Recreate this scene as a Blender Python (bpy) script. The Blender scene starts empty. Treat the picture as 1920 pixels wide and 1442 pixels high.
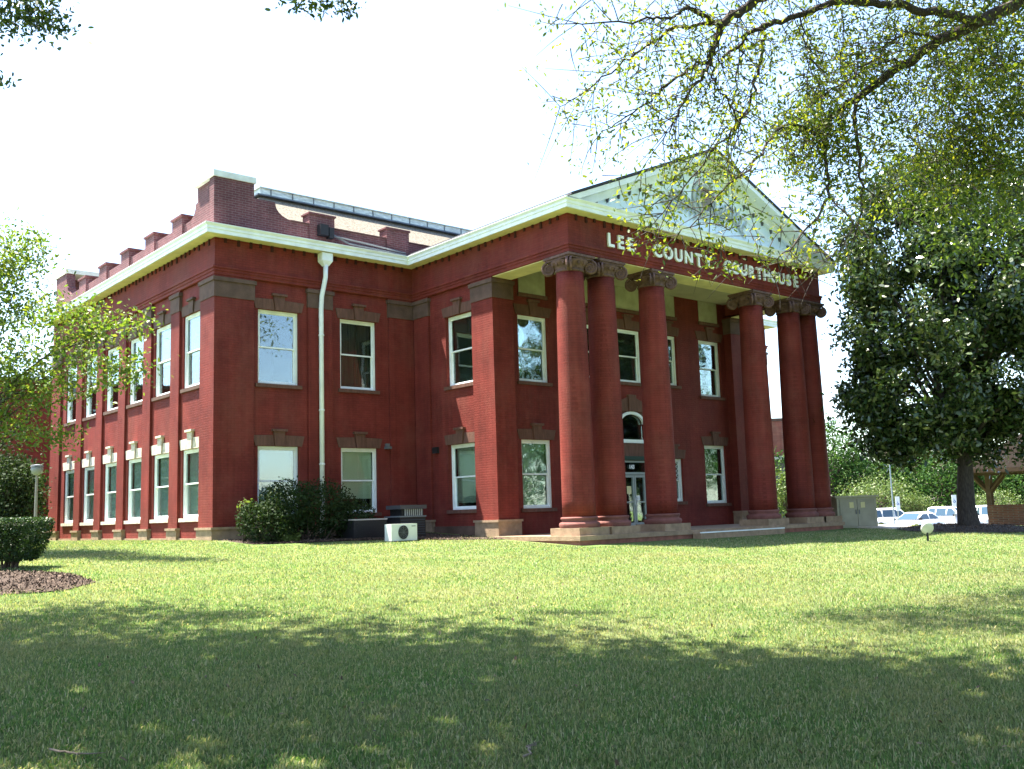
import bpy, math, random
import numpy as np
from mathutils import Vector, Matrix

# ------------------------------------------------------------------ camera, light, exposure
SC = bpy.context.scene
COL = SC.collection
CAM = np.array([-11.859, -27.224, 0.519]); YAW, PITCH, ROLL, FPX = 0.7101, 0.1309, -0.0318, 1830.6
def _basis():
    f = np.array([math.sin(YAW)*math.cos(PITCH), math.cos(YAW)*math.cos(PITCH), math.sin(PITCH)])
    r = np.array([math.cos(YAW), -math.sin(YAW), 0.0]); u = np.cross(r, f)
    c, s = math.cos(ROLL), math.sin(ROLL)
    return f, c*r+s*u, -s*r+c*u
CF, CR, CU = _basis()
cd = bpy.data.cameras.new('camera'); cam = bpy.data.objects.new('camera', cd); COL.objects.link(cam)
cd.sensor_width = 36.0; cd.sensor_fit = 'HORIZONTAL'; cd.lens = FPX/1920*36; cd.clip_start = 0.1; cd.clip_end = 2000
M = Matrix(((CR[0], CU[0], -CF[0], CAM[0]), (CR[1], CU[1], -CF[1], CAM[1]), (CR[2], CU[2], -CF[2], CAM[2]), (0, 0, 0, 1)))
cam.matrix_world = M
SC.camera = cam
SUN = Vector((2.3, -4.2, 12.0)); SUN.z = -SUN.z; SUN.normalize()      # direction the light travels
ELEV = math.asin(-SUN.z); ROT = math.atan2(-SUN.x, -SUN.y)
w = bpy.data.worlds.new('World'); SC.world = w; w.use_nodes = True
nt = w.node_tree; bg = nt.nodes['Background']
sky = nt.nodes.new('ShaderNodeTexSky'); sky.sky_type = 'NISHITA'; sky.sun_disc = False
sky.sun_elevation = ELEV; sky.sun_rotation = ROT; sky.air_density = 1.0; sky.dust_density = 1.0; sky.ozone_density = 1.0
hz = nt.nodes.new('ShaderNodeRGBToBW'); hm = nt.nodes.new('ShaderNodeMix'); hm.data_type = 'RGBA'; hm.inputs['Factor'].default_value = 0.0
nt.links.new(sky.outputs[0], hz.inputs[0]); nt.links.new(sky.outputs[0], hm.inputs['A']); nt.links.new(hz.outputs[0], hm.inputs['B'])
nt.links.new(hm.outputs['Result'], bg.inputs[0]); bg.inputs[1].default_value = 0.10
sd = bpy.data.lights.new('sun', 'SUN'); sd.energy = 5.0; sd.angle = math.radians(0.5); sd.color = (1.0, 0.93, 0.80)
so = bpy.data.objects.new('sun', sd); COL.objects.link(so); so.rotation_mode = 'QUATERNION'
so.rotation_quaternion = SUN.to_track_quat('-Z', 'Y'); so.location = (-20, 30, 60)
vs = SC.view_settings; SC.display_settings.display_device = 'sRGB'
vs.view_transform = 'Standard'; vs.look = 'None'; vs.gamma = 1.0; vs.use_curve_mapping = False; vs.exposure = 2.6
SC.render.engine = 'CYCLES'
SC.cycles.use_denoising = True; SC.cycles.max_bounces = 8; SC.cycles.transparent_max_bounces = 12
SC.cycles.sample_clamp_indirect = 6.0

# ------------------------------------------------------------------ helpers
rng = np.random.default_rng(7); random.seed(7)
def at(px, py, depth):
    """a point of the place seen at that pixel of the 1920 px photograph, depth metres away"""
    return CAM + depth*(CF + CR*(px-960)/FPX - CU*(py-721)/FPX)
def pix(P):
    d = np.asarray(P) - CAM; z = d@CF
    return 960+FPX*(d@CR)/z, 721-FPX*(d@CU)/z, z
def sm(t): t = np.clip(t, 0, 1); return t*t*(3-2*t)
def gz(x, y):
    x = np.asarray(x, float); y = np.asarray(y, float)
    f = np.where(y > -0.5, 0.0, np.where(y > -8.2, (y+0.5)*0.42/7.7, -0.42+(y+8.2)*0.0368))
    f = np.where(y < -27.5, -1.13, f)
    u = np.clip((x-25+0.6*(y+8))/16, 0, 1)
    return f*(1-u) + (-1.75)*u
WL = {}
def wl(o): return WL.get(o.name, (0, 0, 0)) if o else (0, 0, 0)
def tag(o, label=None, cat=None, group=None, kind=None):
    for k, v in (('label', label), ('category', cat), ('group', group), ('kind', kind)):
        if v: o[k] = v
    return o
def empty(name, loc, label, cat, group=None, rz=0):
    o = bpy.data.objects.new(name, None); COL.objects.link(o); o.location = loc; o.rotation_euler = (0, 0, rz)
    o.empty_display_size = 0.3
    WL[o.name] = tuple(float(c) for c in loc)
    return tag(o, label, cat, group)
def link(name, me, mat, parent=None, loc=(0, 0, 0)):
    o = bpy.data.objects.new(name, me); COL.objects.link(o)
    if mat: me.materials.append(mat)
    if parent: o.parent = parent
    o.location = loc
    return o
class MB:
    def __init__(s): s.v = []; s.f = []
    def add(s, v, f):
        n = len(s.v); s.v += [tuple(map(float, p)) for p in v]; s.f += [tuple(n+i for i in q) for q in f]; return s
    def box(s, x0, x1, y0, y1, z0, z1):
        return s.add([(x0,y0,z0),(x1,y0,z0),(x1,y1,z0),(x0,y1,z0),(x0,y0,z1),(x1,y0,z1),(x1,y1,z1),(x0,y1,z1)],
                     [(0,3,2,1),(4,5,6,7),(0,1,5,4),(1,2,6,5),(2,3,7,6),(3,0,4,7)])
    def prism(s, poly, a0, a1, ax):
        n = len(poly)
        mk = {'x': lambda p, a: (a, p[0], p[1]), 'y': lambda p, a: (p[0], a, p[1]), 'z': lambda p, a: (p[0], p[1], a)}[ax]
        v = [mk(p, a0) for p in poly]+[mk(p, a1) for p in poly]
        return s.add(v, [tuple(range(n)), tuple(range(2*n-1, n-1, -1))]+[(i, (i+1) % n, n+(i+1) % n, n+i) for i in range(n)])
    def lathe(s, cx, cy, prof, n=24, cap=True):
        v = []; f = []
        for r, z in prof:
            for i in range(n):
                a = 2*math.pi*i/n; v.append((cx+r*math.cos(a), cy+r*math.sin(a), z))
        for j in range(len(prof)-1):
            for i in range(n):
                k = (i+1) % n; f.append((j*n+i, j*n+k, (j+1)*n+k, (j+1)*n+i))
        if cap: f += [tuple(range(n-1, -1, -1)), tuple(range((len(prof)-1)*n, len(prof)*n))]
        return s.add(v, f)
    def tube(s, pts, radii, n=6):
        pts = [np.asarray(p, float) for p in pts]
        if np.isscalar(radii): radii = [radii]*len(pts)
        v = []; f = []; ref = None
        for i, p in enumerate(pts):
            t = pts[min(i+1, len(pts)-1)]-pts[max(i-1, 0)]; t = t/(np.linalg.norm(t)+1e-9)
            if ref is None:
                ref = np.cross(t, (0, 0, 1.0)) if abs(t[2]) < .9 else np.cross(t, (1.0, 0, 0))
            a = ref-t*(ref@t); a /= np.linalg.norm(a)+1e-9; ref = a; b = np.cross(t, a)
            for k in range(n):
                q = 2*math.pi*k/n; v.append(p+radii[i]*(math.cos(q)*a+math.sin(q)*b))
        for j in range(len(pts)-1):
            for k in range(n):
                m = (k+1) % n; f.append((j*n+k, j*n+m, (j+1)*n+m, (j+1)*n+k))
        f += [tuple(range(n-1, -1, -1)), tuple(range((len(pts)-1)*n, len(pts)*n))]
        return s.add(v, f)
    def sweep(s, path, prof, closed=False):
        """profile [(out, z)] swept along a right-angled plan path; out is to the right of travel"""
        n = len(path); m = len(prof); v = []; f = []
        for i, p in enumerate(path):
            ns = []
            for a, b in ((i-1, i), (i, i+1)):
                if 0 <= a and b < n:
                    d = np.array(path[b], float)-np.array(path[a], float); d /= np.linalg.norm(d); ns.append(np.array([d[1], -d[0]]))
            nn = ns[0] if len(ns) == 1 else ns[0]+ns[1]
            for o, z in prof: v.append((p[0]+nn[0]*o, p[1]+nn[1]*o, z))
        for i in range(n-1):
            for j in range(m):
                k = (j+1) % m; f.append((i*m+j, (i+1)*m+j, (i+1)*m+k, i*m+k))
        f += [tuple(range(m)), tuple(range(n*m-1, (n-1)*m-1, -1))]
        return s.add(v, f)
    def mesh(s, name, smooth=False, origin=(0, 0, 0)):
        me = bpy.data.meshes.new(name)
        me.from_pydata([(p[0]-origin[0], p[1]-origin[1], p[2]-origin[2]) for p in s.v], [], s.f)
        import bmesh
        bm = bmesh.new(); bm.from_mesh(me); bmesh.ops.recalc_face_normals(bm, faces=bm.faces); bm.to_mesh(me); bm.free()
        if smooth: me.polygons.foreach_set('use_smooth', [True]*len(me.polygons))
        return me
    def build(s, name, mat, parent=None, smooth=False, **kw):
        w0 = wl(parent)
        o = link(name, s.mesh(name, smooth, w0), mat, parent)
        WL[o.name] = w0
        return tag(o, **kw)
def kids(o): return [c for c in list(o.children)]
def copy_tree(o, parent=None, loc=None, rz=None):
    c = o.copy(); COL.objects.link(c); c.parent = parent
    if loc is not None: c.location = loc
    if rz is not None: c.rotation_euler = (0, 0, rz)
    for ch in kids(o): copy_tree(ch, c)
    return c
def arr_mesh(name, V, nper, smooth=False):
    """V: (N, nper, 3) separate polygons"""
    N = len(V); me = bpy.data.meshes.new(name)
    me.vertices.add(N*nper); me.vertices.foreach_set('co', np.ascontiguousarray(V, np.float32).ravel())
    me.loops.add(N*nper); me.loops.foreach_set('vertex_index', np.arange(N*nper, dtype=np.int32))
    me.polygons.add(N); me.polygons.foreach_set('loop_start', np.arange(0, N*nper, nper, dtype=np.int32))
    me.update(calc_edges=True); me.validate()
    return me
def unit(a): return a/(np.linalg.norm(a, axis=-1, keepdims=True)+1e-9)
def leaves(C, length, ratio=0.5, six=False, up=0.4, droop=0.0):
    """leaf-shaped faces at the points C, each with its own size and attitude"""
    N = len(C); d = unit(rng.normal(size=(N, 3))+np.array([0, 0, -droop])); n = unit(rng.normal(size=(N, 3))+np.array([0, 0, up*2]))
    s = unit(np.cross(n, d)); l = (length*rng.uniform(.65, 1.25, N))[:, None]; wd = l*ratio*rng.uniform(.8, 1.2, (N, 1))
    if six:
        k = np.cross(d, s)*wd*.18
        return np.stack([C-d*l*.5, C-d*l*.18+s*wd*.42+k, C+d*l*.2+s*wd*.4+k, C+d*l*.5, C+d*l*.2-s*wd*.4+k, C-d*l*.18-s*wd*.42+k], 1)
    return np.stack([C-d*l*.5, C+s*wd*.5, C+d*l*.5, C-s*wd*.5], 1)

# ------------------------------------------------------------------ materials
def newmat(name):
    m = bpy.data.materials.new(name); m.use_nodes = True
    return m, m.node_tree, m.node_tree.nodes['Principled BSDF']
def pmat(name, col, rough=0.7, var=0.0, scale=4.0, bump=0.0, bscale=40.0, metal=0.0, spec=0.3, col2=None, detail=5.0, streak=None):
    m, t, b = newmat(name)
    b.inputs['Roughness'].default_value = rough; b.inputs['Metallic'].default_value = metal
    b.inputs['Specular IOR Level'].default_value = spec
    g = t.nodes.new('ShaderNodeNewGeometry')
    if var or col2:
        n = t.nodes.new('ShaderNodeTexNoise'); n.inputs['Scale'].default_value = scale; n.inputs['Detail'].default_value = detail
        if streak:
            mp = t.nodes.new('ShaderNodeMapping'); mp.inputs['Scale'].default_value = streak
            t.links.new(g.outputs['Position'], mp.inputs[0]); t.links.new(mp.outputs[0], n.inputs['Vector'])
        else: t.links.new(g.outputs['Position'], n.inputs['Vector'])
        r = t.nodes.new('ShaderNodeValToRGB')
        c2 = col2 or tuple(c*(1-var) for c in col)
        c1 = col if col2 else tuple(min(1, c*(1+var)) for c in col)
        r.color_ramp.elements[0].position = .32; r.color_ramp.elements[1].position = .68
        r.color_ramp.elements[0].color = (*c2, 1); r.color_ramp.elements[1].color = (*c1, 1)
        t.links.new(n.outputs[0], r.inputs[0]); t.links.new(r.outputs[0], b.inputs['Base Color'])
    else: b.inputs['Base Color'].default_value = (*col, 1)
    if bump:
        n2 = t.nodes.new('ShaderNodeTexNoise'); n2.inputs['Scale'].default_value = bscale; n2.inputs['Detail'].default_value = 6
        t.links.new(g.outputs['Position'], n2.inputs['Vector'])
        bp = t.nodes.new('ShaderNodeBump'); bp.inputs['Strength'].default_value = bump; bp.inputs['Distance'].default_value = .02
        t.links.new(n2.outputs[0], bp.inputs['Height']); t.links.new(bp.outputs[0], b.inputs['Normal'])
    return m
def brickmat(name, c1, c2, mortar, rough=.75, bump=.6, painted=True, msize=.009):
    m, t, b = newmat(name); L = t.links.new
    b.inputs['Roughness'].default_value = rough; b.inputs['Specular IOR Level'].default_value = .2
    g = t.nodes.new('ShaderNodeNewGeometry'); sp = t.nodes.new('ShaderNodeSeparateXYZ'); L(g.outputs['Position'], sp.inputs[0])
    ad = t.nodes.new('ShaderNodeMath'); ad.operation = 'ADD'; L(sp.outputs[0], ad.inputs[0]); L(sp.outputs[1], ad.inputs[1])
    cb = t.nodes.new('ShaderNodeCombineXYZ'); L(ad.outputs[0], cb.inputs[0]); L(sp.outputs[2], cb.inputs[1])
    br = t.nodes.new('ShaderNodeTexBrick'); br.inputs['Scale'].default_value = 1.0
    br.inputs['Brick Width'].default_value = .22; br.inputs['Row Height'].default_value = .074; br.inputs['Mortar Size'].default_value = msize
    br.inputs['Mortar Smooth'].default_value = .35
    br.inputs['Color1'].default_value = (*c1, 1); br.inputs['Color2'].default_value = (*c2, 1); br.inputs['Mortar'].default_value = (*mortar, 1)
    L(cb.outputs[0], br.inputs['Vector'])
    n = t.nodes.new('ShaderNodeTexNoise'); n.inputs['Scale'].default_value = 0.7; n.inputs['Detail'].default_value = 8; n.inputs['Roughness'].default_value = .65
    L(g.outputs['Position'], n.inputs['Vector'])
    mr = t.nodes.new('ShaderNodeMapRange'); mr.inputs[1].default_value = .3; mr.inputs[2].default_value = .7; mr.inputs[3].default_value = .68; mr.inputs[4].default_value = 1.24
    L(n.outputs[0], mr.inputs[0])
    # thin vertical rain streaks
    mp = t.nodes.new('ShaderNodeMapping'); mp.inputs['Scale'].default_value = (5, 5, .25); L(g.outputs['Position'], mp.inputs[0])
    n3 = t.nodes.new('ShaderNodeTexNoise'); n3.inputs['Scale'].default_value = 1.2; n3.inputs['Detail'].default_value = 4; L(mp.outputs[0], n3.inputs['Vector'])
    mr3 = t.nodes.new('ShaderNodeMapRange'); mr3.inputs[1].default_value = .35; mr3.inputs[2].default_value = .65; mr3.inputs[3].default_value = .88; mr3.inputs[4].default_value = 1.08
    L(n3.outputs[0], mr3.inputs[0])
    mu0 = t.nodes.new('ShaderNodeMath'); mu0.operation = 'MULTIPLY'; L(mr.outputs[0], mu0.inputs[0]); L(mr3.outputs[0], mu0.inputs[1])
    mu = t.nodes.new('ShaderNodeVectorMath'); mu.operation = 'SCALE'; L(br.outputs['Color'], mu.inputs[0]); L(mu0.outputs[0], mu.inputs['Scale'])
    if painted:     # sun-faded, chalky areas of the paint
        nf = t.nodes.new('ShaderNodeTexNoise'); nf.inputs['Scale'].default_value = .9; nf.inputs['Detail'].default_value = 10; nf.inputs['Roughness'].default_value = .72
        mpf = t.nodes.new('ShaderNodeMapping'); mpf.inputs['Scale'].default_value = (1, 1, .6); mpf.inputs['Location'].default_value = (3, 7, 1); L(g.outputs['Position'], mpf.inputs[0]); L(mpf.outputs[0], nf.inputs['Vector'])
        rf_ = t.nodes.new('ShaderNodeMapRange'); rf_.inputs[1].default_value = .48; rf_.inputs[2].default_value = .74; rf_.inputs[4].default_value = .5; L(nf.outputs[0], rf_.inputs[0])
        mf = t.nodes.new('ShaderNodeMix'); mf.data_type = 'RGBA'; L(rf_.outputs[0], mf.inputs['Factor']); L(mu.outputs[0], mf.inputs['A']); mf.inputs['B'].default_value = (c1[0]*1.15, c1[1]*2.2, c1[2]*2.1, 1)
        L(mf.outputs['Result'], b.inputs['Base Color'])
    else: L(mu.outputs[0], b.inputs['Base Color'])
    n2 = t.nodes.new('ShaderNodeTexNoise'); n2.inputs['Scale'].default_value = 26; n2.inputs['Detail'].default_value = 4; L(g.outputs['Position'], n2.inputs['Vector'])
    inv = t.nodes.new('ShaderNodeMath'); inv.operation = 'MULTIPLY_ADD'; L(br.outputs['Fac'], inv.inputs[0]); inv.inputs[1].default_value = -1.0; L(n2.outputs[0], inv.inputs[2])
    bp = t.nodes.new('ShaderNodeBump'); bp.inputs['Strength'].default_value = bump; bp.inputs['Distance'].default_value = .012
    L(inv.outputs[0], bp.inputs['Height']); L(bp.outputs[0], b.inputs['Normal'])
    return m
def leafmat(name, cols, trans=.35, rough=.5, tint=(1.25, 1.3, .55), spec=.3):
    m, t, b = newmat(name); L = t.links.new
    g = t.nodes.new('ShaderNodeNewGeometry'); r = t.nodes.new('ShaderNodeValToRGB')
    while len(r.color_ramp.elements) < len(cols): r.color_ramp.elements.new(.5)
    for i, c in enumerate(cols):
        r.color_ramp.elements[i].position = i/(len(cols)-1); r.color_ramp.elements[i].color = (*c, 1)
    L(g.outputs['Random Per Island'], r.inputs[0]); L(r.outputs[0], b.inputs['Base Color'])
    b.inputs['Roughness'].default_value = rough; b.inputs['Specular IOR Level'].default_value = spec
    tr = t.nodes.new('ShaderNodeBsdfTranslucent')
    mu = t.nodes.new('ShaderNodeVectorMath'); mu.operation = 'MULTIPLY'; mu.inputs[1].default_value = tint; L(r.outputs[0], mu.inputs[0]); L(mu.outputs[0], tr.inputs[0])
    mx = t.nodes.new('ShaderNodeMixShader'); mx.inputs[0].default_value = trans
    L(b.outputs[0], mx.inputs[1]); L(tr.outputs[0], mx.inputs[2]); L(mx.outputs[0], t.nodes['Material Output'].inputs[0])
    return m
def glassmat(name, tint=(.55, .62, .6), refl=1.0):
    m, t, b = newmat(name); t.nodes.remove(b); L = t.links.new
    tp = t.nodes.new('ShaderNodeBsdfTransparent'); tp.inputs[0].default_value = (*tint, 1)
    gl = t.nodes.new('ShaderNodeBsdfGlossy'); gl.inputs[0].default_value = (.95, 1, 1, 1); gl.inputs['Roughness'].default_value = .02
    n = t.nodes.new('ShaderNodeTexNoise'); n.inputs['Scale'].default_value = 1.3; n.inputs['Detail'].default_value = 1
    bp = t.nodes.new('ShaderNodeBump'); bp.inputs['Strength'].default_value = .08; bp.inputs['Distance'].default_value = .05
    g = t.nodes.new('ShaderNodeNewGeometry'); L(g.outputs['Position'], n.inputs['Vector']); L(n.outputs[0], bp.inputs['Height']); L(bp.outputs[0], gl.inputs['Normal'])
    fr = t.nodes.new('ShaderNodeFresnel'); fr.inputs[0].default_value = 1.5
    ml = t.nodes.new('ShaderNodeMath'); ml.operation = 'MULTIPLY'; ml.use_clamp = True; ml.inputs[1].default_value = refl; L(fr.outputs[0], ml.inputs[0])
    mx = t.nodes.new('ShaderNodeMixShader'); L(ml.outputs[0], mx.inputs[0]); L(tp.outputs[0], mx.inputs[1]); L(gl.outputs[0], mx.inputs[2])
    L(mx.outputs[0], t.nodes['Material Output'].inputs[0])
    return m
RED = brickmat('painted_red_brick', (.172, .029, .022), (.152, .025, .019), (.135, .021, .016), bump=.45)
OLD = brickmat('old_brick', (.15, .055, .06), (.11, .038, .045), (.17, .11, .11), msize=.011, painted=False)
GBRICK = brickmat('red_garden_brick', (.16, .06, .045), (.10, .04, .035), (.14, .11, .10), msize=.012, painted=False)
STONE = pmat('brown_stone', (.105, .062, .048), .85, .22, 3, .35, 30)
LSTONE = pmat('lintel_stone', (.125, .060, .044), .85, .2, 4, .3, 30, streak=(3, 3, .6))
SANDS = pmat('sandstone', (.28, .195, .13), .85, .2, 5, .35, 30)
CAPST = pmat('capital_stone', (.125, .07, .064), .85, .3, 8, .5, 40)
WHITE = pmat('white_paint', (.78, .82, .82), .5, .08, 3, .1, 20)
TYMP = pmat('tympanum_paint', (.70, .82, .90), .6, .05, 2, streak=(3, 3, .4))
CREAM = pmat('cream_soffit', (.70, .62, .36), .6, .12, 2)
CEIL = pmat('porch_ceiling_paint', (.44, .42, .30), .6, .12, 1.5)
PANEL = pmat('attic_panel_paint', (.36, .34, .25), .7, .18, 2.5)
CAPW = pmat('parapet_cap', (.60, .62, .58), .6, .15, 3)
SHING = pmat('dark_shingle', (.045, .045, .055), .9, .3, 10, .5, 60)
TANSH = pmat('tan_shingle', (.165, .145, .115), .9, .45, 16, .5, 60)
METALW = pmat('weathered_white_metal', (.55, .60, .56), .5, .25, 2.5, streak=(2, 2, 6))
BLUEM = pmat('shadow_line_gutter', (.10, .13, .17), .5, .2, 4)  # gutter colour takes in the blue-grey shadow line below the fascia
DARK = pmat('dark_interior', (.02, .02, .022), .9)
BLINDW = pmat('white_blind', (.62, .68, .66), .7, .05, 2, streak=(.1, .1, 40))
BLINDG = pmat('green_grey_blind', (.50, .58, .46), .7, .1, 2, streak=(.1, .1, 40))
ROOMD = pmat('dark_room_sheet', (.05, .055, .045), .9, .35, 2, streak=(9, 9, .3))  # dark sheets added behind panes, colour standing in for unlit rooms, with curtain streaks
BLINDT = pmat('tan_blind', (.40, .38, .28), .7, .1, 2, streak=(.1, .1, 40))
GLASS = glassmat('window_glass', (.86, .92, .90), 0.8)
GLASSR = glassmat('mirror_window_glass', (.7, .8, .82), 3.0)
DGREEN = pmat('dark_green_metal', (.02, .045, .035), .4)
ALU = pmat('aluminium', (.42, .46, .48), .35, .05, 5, metal=.6)
PAPERY = pmat('yellow_paper', (.62, .56, .30), .8)
PAPERW = pmat('white_paper', (.7, .7, .7), .8)
BLACK = pmat('black_metal', (.015, .015, .018), .5)
GREYM = pmat('grey_metal', (.12, .13, .14), .5, .15, 6)
ACW = pmat('ac_white', (.62, .66, .62), .45, .05, 5)
BARK = pmat('bark', (.075, .055, .045), .95, .4, 9, .9, 18, streak=(3, 3, .7))
BARKD = pmat('dark_bark', (.05, .04, .036), .95, .4, 9, .9, 18, streak=(3, 3, .7))
TAN = pmat('tan_enamel', (.36, .34, .25), .5, .1, 3)
TANS = pmat('tan_enamel_shaded', (.30, .28, .21), .5, .1, 3)  # darker copy of the tan enamel, the front's shade put into the colour
WOOD = pmat('brown_timber', (.08, .048, .034), .7, .25, 5, .3, 30)
CONC = pmat('concrete', (.50, .45, .39), .9, .15, 3, .3, 40)
ASPH = pmat('lot_asphalt', (.10, .10, .10), .95, .2, 2, .4, 60)
MULCH = pmat('mulch_soil', (.045, .030, .022), 1.0, .5, 12, .8, 40)
CARW = pmat('white_car_paint', (.75, .76, .78), .25, spec=.5)
CARG = pmat('dark_car_glass', (.03, .06, .09), .08, spec=.6)
TYRE = pmat('tyre_rubber', (.012, .012, .012), .8)
BLUE = pmat('sign_blue', (.03, .12, .45), .5)
LIT_LETTER = pmat('letter_white', (.80, .82, .84), .4)
OAKL = leafmat('oak_leaf', [(.045, .075, .02), (.08, .125, .025), (.14, .18, .03), (.20, .21, .04)], .55, .45, (1.7, 1.6, .5))
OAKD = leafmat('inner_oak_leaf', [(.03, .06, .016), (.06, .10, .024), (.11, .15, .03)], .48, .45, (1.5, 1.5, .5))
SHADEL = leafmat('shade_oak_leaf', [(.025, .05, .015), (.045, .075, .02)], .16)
MAGL = leafmat('magnolia_leaf', [(.014, .032, .011), (.026, .052, .017), (.05, .085, .025), (.085, .10, .035)], .18, .25, spec=.7)
LIMEL = leafmat('maple_leaf', [(.05, .10, .02), (.08, .14, .025), (.13, .18, .035), (.15, .17, .05)], .42, .5, (1.5, 1.5, .5))
BACKL = leafmat('backdrop_leaf', [(.016, .045, .012), (.028, .07, .018), (.065, .12, .03)], .3, .8, spec=.08)
BRIGHTL = leafmat('bright_shrub_leaf', [(.06, .10, .022), (.09, .14, .04), (.13, .16, .055)], .3)
BUSHL = leafmat('dark_shrub_leaf', [(.014, .03, .010), (.022, .042, .014), (.035, .05, .018)], .2, .65, spec=.12)
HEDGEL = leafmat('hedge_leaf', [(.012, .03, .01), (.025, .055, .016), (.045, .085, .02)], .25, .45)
FERNL = leafmat('fern_leaf', [(.10, .15, .04), (.17, .22, .07)], .35)
GRASS = leafmat('grass_blade', [(.055, .14, .038), (.10, .215, .06), (.18, .28, .105), (.14, .25, .08), (.36, .36, .22), (.46, .44, .32)], .42, .5, (1.3, 1.25, .6))
def patchy(m):
    # dry straw patches a metre or two across
    t = m.node_tree; L = t.links.new; b = t.nodes['Principled BSDF']; src = b.inputs['Base Color'].links[0].from_socket
    g = t.nodes.new('ShaderNodeNewGeometry'); n = t.nodes.new('ShaderNodeTexNoise'); n.inputs['Scale'].default_value = .7; n.inputs['Detail'].default_value = 7; n.inputs['Roughness'].default_value = .68
    L(g.outputs['Position'], n.inputs['Vector']); mr = t.nodes.new('ShaderNodeMapRange'); mr.inputs[1].default_value = .40; mr.inputs[2].default_value = .66; mr.inputs[3].default_value = 0; mr.inputs[4].default_value = .7; L(n.outputs[0], mr.inputs[0])
    mx = t.nodes.new('ShaderNodeMix'); mx.data_type = 'RGBA'; L(mr.outputs[0], mx.inputs['Factor']); L(src, mx.inputs['A']); mx.inputs['B'].default_value = (.30, .29, .17, 1)
    for lk in list(src.links):
        if lk.to_node != mx: to = lk.to_socket; t.links.remove(lk); L(mx.outputs['Result'], to)
patchy(GRASS)
def lawnmat():
    m, t, b = newmat('lawn_ground'); L = t.links.new
    g = t.nodes.new('ShaderNodeNewGeometry')
    def noise(s, d=6, r=.6):
        n = t.nodes.new('ShaderNodeTexNoise'); n.inputs['Scale'].default_value = s; n.inputs['Detail'].default_value = d; n.inputs['Roughness'].default_value = r
        L(g.outputs['Position'], n.inputs['Vector']); return n
    def ramp(src, a, c1, bb, c2):
        r = t.nodes.new('ShaderNodeValToRGB'); r.color_ramp.elements[0].position = a; r.color_ramp.elements[1].position = bb
        r.color_ramp.elements[0].color = (*c1, 1); r.color_ramp.elements[1].color = (*c2, 1); L(src.outputs[0], r.inputs[0]); return r
    a = ramp(noise(22, 8, .75), .3, (.05, .105, .026), .7, (.17, .215, .075))
    s = ramp(noise(9, 8, .7), .35, (.12, .15, .055), .7, (.28, .26, .14))
    k = ramp(noise(.55, 6, .65), .45, (0, 0, 0), .62, (1, 1, 1))
    mx = t.nodes.new('ShaderNodeMix'); mx.data_type = 'RGBA'
    mm = t.nodes.new('ShaderNodeMath'); mm.operation = 'MULTIPLY'; mm.inputs[1].default_value = .6; L(k.outputs[0], mm.inputs[0])
    L(mm.outputs[0], mx.inputs['Factor']); L(a.outputs[0], mx.inputs['A']); L(s.outputs[0], mx.inputs['B'])
    L(mx.outputs['Result'], b.inputs['Base Color']); b.inputs['Roughness'].default_value = 1; b.inputs['Specular IOR Level'].default_value = .05
    bp = t.nodes.new('ShaderNodeBump'); bp.inputs['Strength'].default_value = .9; bp.inputs['Distance'].default_value = .06
    L(noise(28, 8, .8).outputs[0], bp.inputs['Height']); L(bp.outputs[0], b.inputs['Normal'])
    return m
LAWN = lawnmat()

# ------------------------------------------------------------------ ground
def grid_sheet(name, xs, ys, zf, mat):
    X, Y = np.meshgrid(xs, ys); Z = zf(X, Y); nx, ny = len(xs), len(ys)
    V = np.stack([X, Y, Z], -1).reshape(-1, 3)
    i = np.arange((ny-1)*nx).reshape(ny-1, nx)[:, :-1].ravel()
    F = np.stack([i, i+1, i+nx+1, i+nx], 1)
    me = bpy.data.meshes.new(name); me.from_pydata(V.tolist(), [], F.tolist())
    me.polygons.foreach_set('use_smooth', [True]*len(me.polygons))
    return link(name, me, mat)
def axis(a, b, lo, hi, step, far):
    mid = np.arange(lo, hi+1e-6, step)
    left = lo-np.geomspace(1, lo-a+1, 14)[1:][::-1]+1 if a < lo else []
    right = hi+np.geomspace(1, b-hi+1, 14)[1:]-1 if b > hi else []
    return np.concatenate([left, mid, right])
def undul(x, y): return .018*np.sin(x*.9+.4*y)*np.sin(y*.7+1)+.01*np.sin(2.1*x-1.3*y)
def gzu(x, y): return gz(x, y)+undul(x, y)*(np.asarray(y) < -9)
tag(grid_sheet('lawn', axis(-600, 900, -34, 44, .5, 0), axis(-500, 900, -40, 22, .5, 0), lambda x, y: gzu(x, y), LAWN), 'lawn sloping gently up to the courthouse', kind='structure')
b = MB().prism([(40, -30), (120, -30), (120, 60), (40, 60)], -1.76, -1.742, 'z')
tag(b.build('parking_lot', ASPH), 'grey asphalt parking lot beyond the lawn', kind='structure')

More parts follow.
